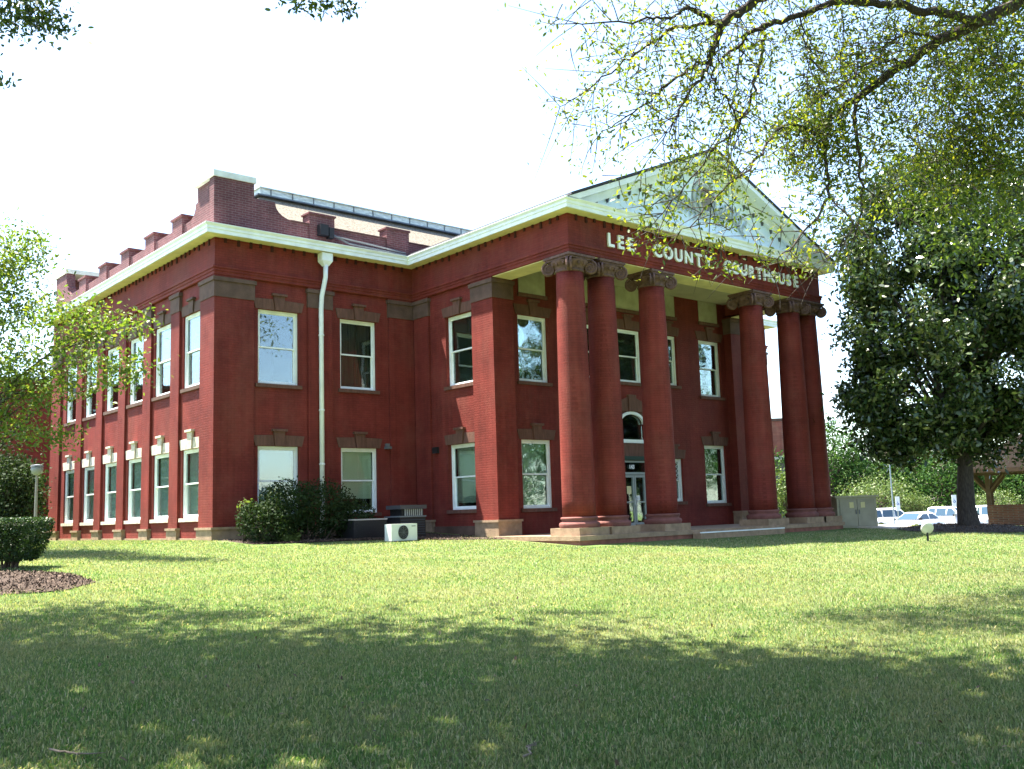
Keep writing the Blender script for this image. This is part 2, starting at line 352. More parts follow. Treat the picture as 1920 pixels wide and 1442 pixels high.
# ------------------------------------------------------------------ courthouse
W1, P1, P2, W2, D, O = 7.12, 4.33, 7.81, 12.88, 16.3, 0.44
WR = W1+W2; WT = 27.75; CX = W1+W2/2; YB = -3.98; ZS = 9.0; ZC = 9.27; ZA = 7.94; IN = 0.08
court = empty('courthouse', (0, 0, 0), 'red painted brick county courthouse with white pediment over a tall columned porch', 'courthouse')
def wall(mb, axis_, plane, a0, a1, z0, z1, holes, out, th=.3):
    """wall with real openings; axis_ 'x' runs along x at y=plane; out = sign of outward normal"""
    A = sorted({a0, a1, *[h[0] for h in holes], *[h[1] for h in holes]}); Z = sorted({z0, z1, *[h[2] for h in holes], *[h[3] for h in holes]})
    p0, p1 = plane, plane-out*th
    pt = (lambda a, d, z: (a, d, z)) if axis_ == 'x' else (lambda a, d, z: (d, a, z))
    def solid(i, j):
        if i < 0 or j < 0 or i >= len(A)-1 or j >= len(Z)-1: return False
        ca, cz = (A[i]+A[i+1])/2, (Z[j]+Z[j+1])/2
        return not any(h[0] < ca < h[1] and h[2] < cz < h[3] for h in holes)
    for i in range(len(A)-1):
        for j in range(len(Z)-1):
            if not solid(i, j): continue
            q = [(A[i], Z[j]), (A[i+1], Z[j]), (A[i+1], Z[j+1]), (A[i], Z[j+1])]
            for d in (p0, p1): mb.add([pt(a, d, z) for a, z in q], [(0, 1, 2, 3)])
            for k, (di, dj) in enumerate(((0, -1), (1, 0), (0, 1), (-1, 0))):
                if not solid(i+di, j+dj):
                    u, v = q[k], q[(k+1) % 4]
                    mb.add([pt(u[0], p0, u[1]), pt(v[0], p0, v[1]), pt(v[0], p1, v[1]), pt(u[0], p1, u[1])], [(0, 1, 2, 3)])
WW = 1.38
LC = [1.78+2.41*i for i in range(6)]
LO, UP = (.68, 2.77), (4.68, 6.99)
FC = [2.13, 5.0]
VC = -2.47
PC = [9.09, 18.22]
def mirror(x): return 2*CX-x
hl = [(c-WW/2, c+WW/2, *z) for c in LC for z in (LO, UP)]
hf = [(c-WW/2, c+WW/2, *z) for c in FC for z in (LO, UP)]
hv = [(VC-WW/2, VC+WW/2, *z) for z in (LO, UP)]
hp = [(c-.65, c+.65, *z) for c in PC for z in ((.65, 2.83), (4.70, 6.87))]
hp += [(c-.5, c+.5, .75, 2.3) for c in (11.5, 15.78)]+[(c-.5, c+.5, 5.0, 6.87) for c in (11.5, 15.78)]
hp += [(12.9, 14.3, 4.97, 6.87), (12.98, 14.24, -.12, 3.92)]
mb = MB(); wall(mb, 'y', IN, IN+.31, D-.31, -.8, 7.86, hl, -1); mb.build('wall', RED, court)
mb = MB(); wall(mb, 'x', IN, IN, W1, -.8, 7.86, hf, -1); mb.build('wall', RED, court)
mb = MB(); wall(mb, 'y', W1+IN, -P1+IN, IN, -.8, 7.86, hv, -1); mb.build('wall', RED, court)
mb = MB(); wall(mb, 'x', YB, W1+.3, WR-.3, -.8, ZS, hp, -1); mb.build('wall', RED, court)
mb = MB(); wall(mb, 'y', WR-IN, -P1+IN, IN, -.8, 7.86, hv, 1); mb.build('wall', RED, court)
mb = MB(); wall(mb, 'x', IN, WR, WT-IN, -.8, 7.86, [(2*CX-c-WW/2+.3, 2*CX-c+WW/2+.3, *z) for c in FC for z in (LO, UP)], -1); mb.build('wall', RED, court)
mb = MB(); wall(mb, 'y', WT-IN, IN+.31, D-.31, -.8, 7.86, hl, 1); mb.build('wall', RED, court)
mb = MB(); wall(mb, 'x', D-.02, 0.1, WT-.1, -.8, 7.86, [], 1); mb.build('wall', RED, court)
# dark floors and partitions inside
mb = MB(); mb.box(.5, WT-.5, .5, D-.5, 3.5, 3.7); mb.box(.5, WT-.5, .5, D-.5, 7.4, 7.6); mb.box(W1+.5, WR-.5, YB+.4, .45, 3.96, 4.1); mb.box(W1+.5, WR-.5, YB+.4, .45, 7.4, 7.6)
mb.box(4.0, 4.1, .5, D-.5, -.3, 7.4); mb.box(.5, WT-.5, 4.2, 4.3, -.3, 7.4); mb.box(.5, WT-.5, .5, D-.5, -.3, -.2); mb.box(W1+.5, WR-.5, YB+.4, .45, -.3, -.2)
mb.build('interior_floor', DARK, court)
# entablature: frieze band, mouldings, cornice
path = [(0, D), (0, 0), (W1, 0), (W1, -P2), (WR, -P2), (WR, 0), (WT, 0), (WT, D)]
MB().sweep(path, [(0, 8.1), (0, ZS), (-.3, ZS), (-.3, 8.1)]).build('frieze', RED, court)
MB().sweep(path, [(.075, 8.06), (.075, 8.12), (0.0, 8.14), (-.3, 8.14), (-.3, 7.86), (0.0, 7.86), (.02, 7.88), (.02, 7.96), (.045, 7.98), (.045, 8.05)]).build('architrave_moulding', RED, court)
MB().sweep(path, [(O-.07, ZS+.005), (O-.07, ZS+.03), (-.05, ZS+.03), (-.05, ZS+.005)]).build('soffit', CREAM, court)
MB().sweep(path, [(O-.07, ZS), (O-.02, ZS), (O-.02, ZS+.11), (O, ZS+.13), (O, ZS+.2), (O+.05, ZC), (O+.05, ZC+.02), (O-.2, ZC+.06), (-.2, ZC+.08), (-.2, ZC-.03), (O-.07, ZC-.03)]).build('cornice', WHITE, court)
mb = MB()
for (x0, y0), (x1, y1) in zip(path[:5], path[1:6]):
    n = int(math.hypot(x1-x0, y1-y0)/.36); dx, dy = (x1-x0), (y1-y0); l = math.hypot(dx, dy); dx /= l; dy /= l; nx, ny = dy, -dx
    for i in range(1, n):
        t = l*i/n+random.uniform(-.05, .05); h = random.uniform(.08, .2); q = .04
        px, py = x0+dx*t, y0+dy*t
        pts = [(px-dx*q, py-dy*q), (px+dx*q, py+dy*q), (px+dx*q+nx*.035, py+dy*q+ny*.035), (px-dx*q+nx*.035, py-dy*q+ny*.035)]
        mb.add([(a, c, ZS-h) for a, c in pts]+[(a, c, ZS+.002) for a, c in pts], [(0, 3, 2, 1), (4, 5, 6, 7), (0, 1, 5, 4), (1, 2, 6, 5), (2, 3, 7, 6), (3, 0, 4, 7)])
o = mb.build('frieze_block', pmat('dark_brown_block', (.045, .012, .012), .9), court); o['kind'] = 'stuff'  # small dark brown blocks of random length below the soffit
# porch beam, ceiling
mb = MB(); mb.box(W1+.3, WR-.3, -P2+.3, -P2+.75, ZA, ZS); mb.box(W1+.3, W1+.75, -P2+.75, -P1+.3, ZA, ZS); mb.box(WR-.75, WR-.3, -P2+.75, -P1+.3, ZA, ZS)
mb.build('porch_beam', RED, court)
mb = MB(); mb.box(W1+.03, WR-.03, -P2+.03, -P2+.78, 7.835, 7.858); mb.box(W1+.03, W1+.78, -P2+.785, -P1-.02, 7.835, 7.858); mb.box(WR-.78, WR-.03, -P2+.785, -P1-.02, 7.835, 7.858)
mb.build('beam_soffit', CREAM, court)
MB().box(W1+.75, WR-.75, -P2+.75, YB-.002, 8.40, 8.5).build('porch_ceiling', CEIL, court)
# pilasters and piers
def pilaster(x0, x1, y0, y1, ztop=7.86, zb=-.8, base=.36, g=0.0, capital=True):
    p = MB().box(x0, x1, y0, y1, zb, ztop).build('pilaster', RED, court)
    e = .045
    MB().box(x0-e, x1+e, y0-e, y1+e, zb, base-.05+g).build('base_stone', SANDS, p)
    MB().box(x0-e*1.8, x1+e*1.8, y0-e*1.8, y1+e*1.8, base-.05+g, base+.02+g).build('base_ledge', SANDS, p)
    if capital:
        MB().box(x0-.02, x1+.02, y0-.02, y1+.02, 7.2, 7.68).build('capital_stone', STONE, p)
        MB().box(x0-.06, x1+.06, y0-.06, y1+.06, 7.68, 7.80).build('capital_ledge', STONE, p)
    return p
pilaster(0, 1.27, 0, 1.02)                               # corner pier
for i in range(5):
    y = 2.985+2.41*i; pilaster(0, .4, y-.35, y+.35)
pilaster(0, 1.0, 15.05, D+.02)
pilaster(3.12, 3.98, 0, .35)
pilaster(6.15, W1+.35, 0, .35); pilaster(W1, W1+.35, -.92, -.085)
pilaster(W1, W1+.84, -P1, -3.27, g=-.05)
pilaster(WR-.84, WR, -P1, -3.27, g=-.05)
pilaster(2*CX-3.98+.3, 2*CX-3.12+.3, 0, .35); pilaster(WT-1.27, WT, 0, 1.02); pilaster(WR-.35, WR+.9, 0, .35)
# base stone strip along the walls
mb = MB()
for i in range(5): mb.box(.02, .3, 1.1+2.41*i, 2.55+2.41*i, -.4, .07)
mb.box(.02, .3, 1.1+2.41*5, 14.98, -.4, .07)
mb.build('water_table', SANDS, court)
mb = MB(); mb.box(1.33, 3.06, .02, .3, -.6, .24); mb.box(4.04, 6.09, .02, .3, -.6, .24); mb.box(W1+.02, W1+.3, -3.2, -1.0, -.6, .16)
mb.build('water_table', STONE, court)
# windows
def mk_window(h, wd=WW, r=.1, blind=.0, bmat=None, gm=None, split=.5, lintel=True, lattice=False, lstone=None, sstone=None, key=.45):
    F = .075; hw = wd/2; lstone = lstone or LSTONE
    f = MB(); y0, y1 = r, r+.11
    f.box(-hw, -hw+F, y0, y1, 0, h); f.box(hw-F, hw, y0, y1, 0, h); f.box(-hw+F, hw-F, y0, y1, h-F, h); f.box(-hw+F, hw-F, y0, y1, 0, F*.8)
    W = link('window', f.mesh('window'), WHITE, court); zc = F*.8+(h-F*1.8)*split
    S = .045
    for k, (za, zb, ya) in enumerate(((zc-.02, h-F, r+.03), (F*.8, zc+.03, r+.07))):
        s = MB(); a, b2 = -hw+F, hw-F
        s.box(a, a+S, ya, ya+.035, za, zb); s.box(b2-S, b2, ya, ya+.035, za, zb); s.box(a+S, b2-S, ya, ya+.035, zb-S, zb); s.box(a+S, b2-S, ya, ya+.035, za, za+S)
        if lattice and k == 0:
            for i in range(3):
                for j in range(4):
                    cx = a+S+(b2-a-2*S)*(i+.5)/3; cz = za+S+(zb-za-2*S)*(j+.5)/4; dx, dz = (b2-a-2*S)/6, (zb-za-2*S)/8
                    for sx in (-1, 1):
                        for sz in (-1, 1): s.tube([(cx+sx*dx, ya+.012, cz), (cx, ya+.012, cz+sz*dz)], .012, 4)
        link('sash', s.mesh('sash'), WHITE, W)
        link('pane', MB().box(a+S, b2-S, ya+.012, ya+.018, za+S, zb-S).mesh('pane'), gm or GLASS, W)
    if blind:
        link('blind', MB().box(-hw+F+.03, hw-F-.03, r+.15, r+.165, max(F, h*(1-blind)), h-F-.02).mesh('blind'), bmat or BLINDG, W)
    link('sill', MB().box(-hw-.09, hw+.09, -.06, r+.05, -.115, -.003).mesh('sill'), sstone or lstone, W)
    if lintel:
        a = hw+.09
        for sg in (-1, 1):
            link('lintel_stone', MB().prism([(sg*.155, h+.004), (sg*a, h+.004), (sg*(a+.09), h+.32), (sg*.2, h+.34)], -.025, r+.06, 'y').mesh('lintel_stone'), lstone, W)
        ky = link('keystone', MB().prism([(-.14, h+.002), (.14, h+.002), (.19, h+key), (-.19, h+key)], -.07, r+.05, 'y').mesh('keystone'), lstone, W)
        link('keystone_cap', MB().box(-.25, .25, -.12, r+.04, h+key, h+key+.07).mesh('keystone_cap'), lstone, W)
    return W
HL, HU = LO[1]-LO[0], UP[1]-UP[0]
def put(W, loc, rz=0.0): W.location = loc; W.rotation_euler = (0, 0, rz); return W
LW = -math.pi/2
PALE = pmat('pale_keystone_stone', (.52, .46, .38), .85, .25, 6, .3, 30)
first = put(mk_window(HL, r=.05, blind=.97, bmat=BLINDW, lstone=PALE, sstone=PALE, key=.52), (IN, LC[0], LO[0]), LW)
for c in LC[1:]: copy_tree(first, court, (IN, c, LO[0]), LW)
first = put(mk_window(HU, r=.05, blind=.55, bmat=BLINDW, lstone=STONE, key=.4), (IN, LC[0], UP[0]), LW)
for c in LC[1:]: copy_tree(first, court, (IN, c, UP[0]), LW)
put(mk_window(HL, blind=.98, bmat=BLINDW, gm=GLASSR), (FC[0], IN, LO[0]))  # white blind added here as the bright sky mirrored in the pane
put(mk_window(HU, blind=.0, gm=GLASSR), (FC[0], IN, UP[0]))
put(mk_window(HL, blind=.78, bmat=BLINDG), (FC[1], IN, LO[0]))
put(mk_window(HU, blind=.98, bmat=ROOMD), (FC[1], IN, UP[0]))
put(mk_window(HL, r=.13, blind=.9, bmat=BLINDG), (W1+IN, VC, LO[0]), LW)
put(mk_window(HU, r=.13, blind=.98, bmat=ROOMD), (W1+IN, VC, UP[0]), LW)
put(mk_window(2.18, 1.3, blind=.96, bmat=BLINDG), (PC[0], YB, .65))
put(mk_window(2.17, 1.3, blind=.62, bmat=BLINDT), (PC[0], YB, 4.70))
put(mk_window(2.18, 1.3, blind=.98, bmat=ROOMD), (PC[1], YB, .65))
put(mk_window(2.17, 1.3, blind=.98, bmat=ROOMD), (PC[1], YB, 4.70))
for c in (11.5, 15.78):
    put(mk_window(1.55, 1.0, lattice=True), (c, YB, .75)); put(mk_window(1.87, 1.0, blind=.98, bmat=ROOMD), (c, YB, 5.0))
put(mk_window(1.9, 1.4, blind=.98, bmat=ROOMD), (13.6, YB, 4.97))
# right side windows (mirrored bays)
w0 = put(mk_window(HL, blind=.6), (2*CX-FC[0]+.3, IN, LO[0])); copy_tree(w0, court, (2*CX-FC[1]+.3, IN, LO[0]), 0)
w0 = put(mk_window(HU), (2*CX-FC[0]+.3, IN, UP[0])); copy_tree(w0, court, (2*CX-FC[1]+.3, IN, UP[0]), 0)
# attic panels above porch windows
for c, hw in ((PC[0], .58), (11.5, .45), (13.7, .65), (15.78, .45), (PC[1], .55)):
    p = MB().box(c-hw, c+hw, YB-.03, YB+.1, 7.58, 8.396).build('attic_panel', PANEL, court)
    MB().box(c-hw-.06, c+hw+.06, YB-.08, YB+.1, 7.46, 7.578).build('panel_sill', LSTONE, p)
# entrance: stone surround, arched fanlight, transom with number, double doors
mb = MB()
arc = [(13.61+.63*math.cos(a), 2.9+.62+.38*math.sin(a)) for a in np.linspace(0, math.pi, 15)]
mb.prism([(14.24, 3.92), (14.24, 3.52)]+arc[1:-1]+[(12.98, 3.52), (12.98, 3.92)], YB+.02, YB+.25, 'y')
mb.build('arch_spandrel', LSTONE, court)
mb = MB(); mb.prism([(12.92, 3.925), (13.42, 3.925), (13.40, 4.42), (12.82, 4.22)], YB-.05, YB+.1, 'y'); mb.build('arch_stone', LSTONE, court)
mb = MB(); mb.prism([(14.30, 3.925), (13.80, 3.925), (13.82, 4.42), (14.40, 4.22)], YB-.05, YB+.1, 'y'); mb.build('arch_stone', LSTONE, court)
mb = MB(); mb.prism([(13.43, 3.925), (13.79, 3.925), (13.81, 4.52), (13.41, 4.52)], YB-.1, YB+.1, 'y'); mb.build('keystone', LSTONE, court)
fan = MB()
out = [(13.61+.66*math.cos(a), 3.5+.43*math.sin(a)) for a in np.linspace(0, math.pi, 21)]; inn = [(13.61+.57*math.cos(a), 3.5+.33*math.sin(a)) for a in np.linspace(0, math.pi, 21)]
for i in range(20): fan.prism([out[i], out[i+1], inn[i+1], inn[i]], YB-.05, YB+.04, 'y')
fan.box(12.93, 14.29, YB-.06, YB+.08, 2.82, 2.94)
fan = fan.build('fanlight', WHITE, court)
MB().prism([(13.02, 2.96), (14.2, 2.96), (14.2, 3.45)]+[(13.61+.56*math.cos(a), 3.5+.31*math.sin(a)) for a in np.linspace(.1, math.pi-.1, 13)]+[(13.02, 3.45)], YB+.06, YB+.07, 'y').build('pane', GLASS, fan)
MB().box(12.9, 14.3, YB-.03, YB+.1, 2.36, 2.81).build('door_lintel', LSTONE, court)
MB().box(12.88, 14.32, YB-.10, YB+.1, 2.22, 2.355).build('door_canopy', DGREEN, court)
d = MB(); d.box(12.98, 14.24, YB-.02, YB+.08, 1.72, 1.8); d.box(12.98, 14.24, YB-.02, YB+.08, 2.14, 2.2); d.box(12.98, 13.04, YB-.02, YB+.08, -.12, 1.72); d.box(14.18, 14.24, YB-.02, YB+.08, -.12, 1.72)
dr = d.build('door_frame', ALU, court)
MB().box(12.99, 14.23, YB+.02, YB+.03, 1.8, 2.14).build('transom_pane', GLASS, dr)
for k, (a, c) in enumerate(((13.05, 13.60), (13.62, 14.17))):
    l = MB(); l.box(a, a+.07, YB+.0, YB+.05, -.1, 1.70); l.box(c-.07, c, YB, YB+.05, -.1, 1.70); l.box(a+.07, c-.07, YB, YB+.05, 1.62, 1.70); l.box(a+.07, c-.07, YB, YB+.05, -.1, .06); l.box(a+.07, c-.07, YB-.03, YB+.05, .74, .79)
    l = l.build('door', ALU, court)
    MB().box(a+.07, c-.07, YB+.02, YB+.03, .06, 1.62).build('pane', GLASS, l)
    hx = c-.05 if k == 0 else a+.05
    MB().tube([(hx, YB-.01, .62), (hx, YB-.06, .66), (hx, YB-.06, .9), (hx, YB-.01, .94)], .012, 6).build('handle', ALU, l)
    if k == 0: MB().box(13.22, 13.44, YB+.005, YB+.012, 1.05, 1.32).build('notice', PAPERY, l)
    else: MB().box(13.66, 13.84, YB-.012, YB-.004, .82, .98).build('notice', PAPERW, l)
def letter(ch, x, y, z, size, parent, mat, name='letter', depth=.03, width=None, bold=.0):
    cu = bpy.data.curves.new(name, 'FONT'); cu.body = ch; cu.size = size; cu.extrude = depth; cu.offset = bold; cu.align_x = 'CENTER'; cu.resolution_u = 4
    t = bpy.data.objects.new(name, cu); COL.objects.link(t)
    dg = bpy.context.evaluated_depsgraph_get(); me = bpy.data.meshes.new_from_object(t.evaluated_get(dg)); bpy.data.objects.remove(t); bpy.data.curves.remove(cu)
    o = link(name, me, mat, parent, (x, y, z)); o.rotation_euler = (math.pi/2, 0, 0)
    return o
letter('143', 13.5, YB-.008, 1.92, .19, dr, LIT_LETTER, 'house_number', .006, bold=.006)
for word, a, c in (('LEE', 8.83, 9.69), ('COUNTY', 10.93, 13.42), ('COURTHOUSE', 14.45, 18.42)):
    n = len(word)
    # letters sit on even centres, wide ones given a little more room
    wts = [1.0]*n
    for i, ch in enumerate(word):
        x = a+(c-a)*i/(n-1)
        letter(ch, x, -P2-.035, 8.265, .555, court, LIT_LETTER, bold=.018)
# columns
def column(x):
    y = -P2+.45
    prof = []
    for i in range(17):
        t = i/16; r = .475-.075*(t**1.8); prof.append((r, .36+t*(7.36-.36)))
    c = MB().lathe(x, y, prof, 32).build('column', RED, court, smooth=True)
    bp = [(.47, .36), (.52, .35), (.535, .31), (.50, .27), (.50, .22), (.56, .20), (.585, .14), (.56, .08), (.56, .055)]
    MB().lathe(x, y, bp[::-1], 32).build('base', BASEM, c, smooth=True)
    MB().box(x-.585, x+.585, y-.585, y+.585, -.155, .055).build('plinth', SANDS, c)
    k = MB(); k.lathe(x, y, [(.40, 7.36), (.43, 7.38), (.43, 7.42), (.41, 7.44), (.44, 7.52), (.54, 7.62), (.56, 7.68), (.5, 7.70)], 24)
    for i in range(14):
        a = 2*math.pi*i/14; k.lathe(x+.5*math.cos(a), y+.5*math.sin(a), [(.01, 7.52), (.045, 7.56), (.05, 7.61), (.02, 7.66)], 6)
    k.box(x-.50, x+.50, y-.50, y+.50, 7.70, 7.76); k.box(x-.54, x+.54, y-.54, y+.54, 7.762, 7.833)
    k.build('capital', CAPST, c)
    for sx in (-1, 1):
        for sy in (-1, 1):
            v = MB()
            dirv = np.array([sx, sy, 0])/math.sqrt(2); tn = np.array([-sy, sx, 0])/math.sqrt(2); ctr = np.array([x, y, 7.50])+dirv*.60
            for off in (-1, 1):
                pts = []; rad = []
                for q in np.linspace(0, 4.2*math.pi, 34):
                    R = .20*(1-q/(4.6*math.pi)); pts.append(ctr+tn*off*.055+dirv*R*math.sin(q+.3)*1.0+np.array([0, 0, R*math.cos(q+.3)])); rad.append(.038*(1-.5*q/13.2))
                v.tube(pts, rad, 5)
            pp = [ctr+tn*s for s in (-.06, .06)]; v.tube(pp, .15, 14)
            v.tube([np.array([x, y, 7.66])+dirv*.3, np.array([x, y, 7.69])+dirv*.62], .05, 6)
            v.build('volute', CAPST, c)
    return c
BASEM = pmat('column_base_stone', (.16, .06, .052), .8, .2, 5, .3, 30)
for dx in (-6.0, -4.72, -2.46, 2.72, 4.98, 6.03): column(CX+dx)
# porch platform and steps
px0, px1 = W1-.30, WR-.2+.25
mb = MB(); mb.box(px0, px1, -P2-.30, -P1-.06, -.285, -.158); mb.box(W1+.35, WR-.35, -P1-.058, YB+.1, -.285, -.16)
mb.build('porch_floor', SANDS, court)
MB().box(px0+.05, px1-.05, -P2-.25, YB, -1.2, -.287).build('porch_foundation', pmat('red_stone_course', (.24, .10, .075), .85, .25, 5, .3, 30), court)
st = MB(); st.box(CX-2.0, CX+2.3, -P2-.62, -P2-.305, -1.0, -.26); st = st.build('step', SANDS, court)
MB().box(CX-1.98, CX+2.28, -P2-.64, -P2-.56, -.258, -.225).build('step_edge', WHITE, st)
# pediment
SL = (12.14-ZC)/(W2/2+O)
def zr(x): return ZC+(W2/2+O-abs(x-CX))*SL
MB().prism([(W1-.1, ZC+.02), (WR+.1, ZC+.02), (CX, zr(CX)-.15)], -P2+.1, -P2+.35, 'y').build('tympanum', TYMP, court)
for sg in (-1, 1):
    e = CX+sg*(W2/2+O+.05)
    MB().prism([(e, zr(e)), (CX, zr(CX)), (CX, zr(CX)-.17), (e-sg*.38, zr(e-sg*.38)-.17)], -P2-O-.05, -P2+.36, 'y').build('raking_cornice', WHITE, court)
    MB().prism([(e-sg*.42, zr(e-sg*.42)-.172), (CX, zr(CX)-.172), (CX, zr(CX)-.42), (e-sg*1.0, zr(e-sg*1.0)-.42)], -P2-.02, -P2+.34, 'y').build('bed_moulding', WHITE, court)
    MB().prism([(e-sg*3.4, zr(e-sg*3.4)-.82), (CX-(-sg)*0, zr(CX)-.82), (CX, zr(CX)-.92), (e-sg*3.4, zr(e-sg*3.4)-.92)], -P2+.06, -P2+.2, 'y').build('panel_moulding', WHITE, court)
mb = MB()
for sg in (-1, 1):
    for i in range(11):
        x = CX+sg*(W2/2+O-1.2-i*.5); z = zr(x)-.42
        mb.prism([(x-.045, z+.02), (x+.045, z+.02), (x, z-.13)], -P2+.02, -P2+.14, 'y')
o = mb.build('mutule', pmat('mutule_grey', (.10, .10, .10), .9), court); o['kind'] = 'stuff'  # dark grey wedges under the raking cornice
em = MB(); ez = 10.62
ring = [(CX+.36*math.cos(a), -P2+.03, ez+.46*math.sin(a)) for a in np.linspace(0, 2*math.pi, 29)]; em.tube(ring, .06, 6)
ring = [(CX+.56*math.cos(a), -P2+.06, ez+.66*math.sin(a)) for a in np.linspace(0, 2*math.pi, 29)]; em.tube(ring, .05, 6)
em.lathe(CX, -P2+.0, [(.0, ez)], 3, False)
EMB = pmat('weathered_ornament', (.42, .45, .45), .7, .25, 6)
em = em.build('pediment_emblem', EMB, court)
for sg in (-1, 1):
    sp = MB()
    st_ = [(CX+sg*(.45+1.5*t), -P2+.05, ez-.55+.35*math.sin(t*3)-.25*t) for t in np.linspace(0, 1, 9)]
    sp.tube(st_, .035, 5)
    for i in range(9):
        bx, by, bz = st_[i]
        for q in (-1, 1):
            a = math.pi/2+sg*-(.5)+q*.6; ln = .42 if q > 0 else .26
            sp.tube([(bx, by, bz), (bx+sg*.5*ln*.8, by-.03, bz+q*ln*.6), (bx+sg*ln*.75, by, bz+q*ln)], [.02, .05, .008], 5)
    sp.build('leaf_spray', EMB, em)
em2 = MB(); 
dsk = [(CX+.32*math.cos(a), ez+.42*math.sin(a)) for a in np.linspace(0, 2*math.pi, 24, endpoint=False)]
em2.prism(dsk, -P2+.055, -P2+.12, 'y'); em2.build('medallion', pmat('brownish_medallion', (.22, .19, .17), .8, .2, 8), em)
# gable roof over the porch wing
for sg in (-1, 1):
    e = CX+sg*(W2/2+O-.12)
    MB().prism([(e, zr(e)+.02), (CX, zr(CX)+.02), (CX, zr(CX)+.12), (e-sg*.02, zr(e)+.10)], -P2-O-.08, 7.0, 'y').build('gable_roof', SHING, court)
# parapet
def parapet_front(mx):
    f = (lambda x: x) if not mx else (lambda x: WT-x)
    pts = [(0, ZC), (0, 10.93), (1.30, 10.93), (1.30, 10.47), (2.0, 10.47)]
    pts += [(2.72-.70*math.cos(a), 10.42-.46*math.sin(a)) for a in np.linspace(0, math.pi/2, 9)]
    pts += [(W1+1.6, 9.945), (W1+1.6, ZC)]
    p = MB().prism([(f(x), z) for x, z in pts], .08, .42, 'y').build('parapet', OLD, court)
    xs = sorted((f(0-.05), f(1.35))); MB().box(xs[0], xs[1], .03, 1.55, 10.93, 11.12).build('parapet_cap', CAPW, p)
    xs = sorted((f(2.55), f(W1+1.55))); MB().box(xs[0], xs[1], .05, .45, 9.948, 9.985).build('parapet_coping', pmat('coping_brick', (.10, .05, .05), .9), p)
    for c in (3.65, 6.6):
        xs = sorted((f(c-.46), f(c+.46))); m_ = MB().box(xs[0], xs[1], .03, .48, ZC, 10.30).build('merlon', OLD, court)
        MB().box(xs[0]-.04, xs[1]+.04, -.01, .52, 10.30, 10.36).build('merlon_cap', OLD, m_)
def parapet_side(right):
    f = (lambda d: d) if not right else (lambda d: WT-d)
    pts = [(.425, ZC), (.425, 10.93), (1.5, 10.93), (1.5, 10.47), (1.62, 10.47)]
    pts += [(2.15-.5*math.cos(a), 10.42-.40*math.sin(a)) for a in np.linspace(0, math.pi/2, 8)]
    pts += [(D-2.0, 10.02)]+[(D-2.0+.5*math.sin(a)*1.0, 10.42-.40*math.cos(a)) for a in np.linspace(0, math.pi/2, 8)][1:]
    pts += [(D-1.4, 10.47), (D-1.3, 11.05), (D+.1, 11.05), (D+.1, ZC)]
    x0, x1 = sorted((f(.08), f(.42))); p = MB().prism(pts, x0, x1, 'x').build('parapet', OLD, court)
    xs = sorted((f(.03), f(1.5))); MB().box(xs[0], xs[1], D-1.35, D+.2, 11.05, 11.24).build('parapet_cap', CAPW, p)
    xs = sorted((f(.42), f(1.35))); MB().box(xs[0], xs[1], D-.3, D+.1, ZC, 11.05).build('corner_return', OLD, p)
    for i in range(5):
        c = 2.985+2.41*i; xs = sorted((f(.02), f(.50)))
        m_ = MB().box(xs[0], xs[1], c-.42, c+.42, ZC, 10.30).build('merlon', OLD, court)
        xs = sorted((f(-.03), f(.55))); MB().box(xs[0], xs[1], c-.47, c+.47, 10.30, 10.37).build('merlon_cap', OLD, m_)
parapet_front(False); parapet_front(True); parapet_side(False); parapet_side(True)
# main roof behind the parapet
x0, x1, y0, y1 = .6, WT-.6, .6, D-.4; i0 = 2.3; zt = 11.62
mb = MB().add([(x0, y0, 9.5), (x1, y0, 9.5), (x1, y1, 9.5), (x0, y1, 9.5), (x0+i0, y0+i0, zt), (x1-i0, y0+i0, zt), (x1-i0, y1-i0, zt), (x0+i0, y1-i0, zt)],
              [(0, 1, 5, 4), (1, 2, 6, 5), (2, 3, 7, 6), (3, 0, 4, 7), (4, 5, 6, 7), (3, 2, 1, 0)])
rf = mb.build('main_roof', TANSH, court)
a0, a1, b0, b1 = x0+i0-.05, x1-i0+.05, y0+i0-.05, y1-i0+.05
MB().box(a0+.02, a1-.02, b0+.02, b1-.02, zt-.06, zt+.28).build('roof_fascia', METALW, rf)
mb = MB()
for k in range(22):
    xx = a0+.4+k*.83
    mb.box(xx, xx+.03, b0-.005, b0+.018, zt+.03, zt+.282)
o = mb.build('fascia_seam', GREYM, rf); o['kind'] = 'stuff'
MB().box(a0-.16, a1+.16, b0-.16, b1+.16, zt-.03, zt+.015).build('roof_gutter', BLUEM, rf)
MB().box(a0-.03, a1+.03, b0-.03, b1+.03, zt+.283, zt+.32).build('roof_edge', METALW, rf)
mb = MB().add([(10, 6, 11.9), (18, 6, 11.9), (18, 12, 11.9), (10, 12, 11.9), (11.5, 7.5, 13.1), (16.5, 7.5, 13.1), (16.5, 10.5, 13.1), (11.5, 10.5, 13.1)],
              [(0, 1, 5, 4), (1, 2, 6, 5), (2, 3, 7, 6), (3, 0, 4, 7), (4, 5, 6, 7)])
mb.build('roof_monitor', METALW, rf)
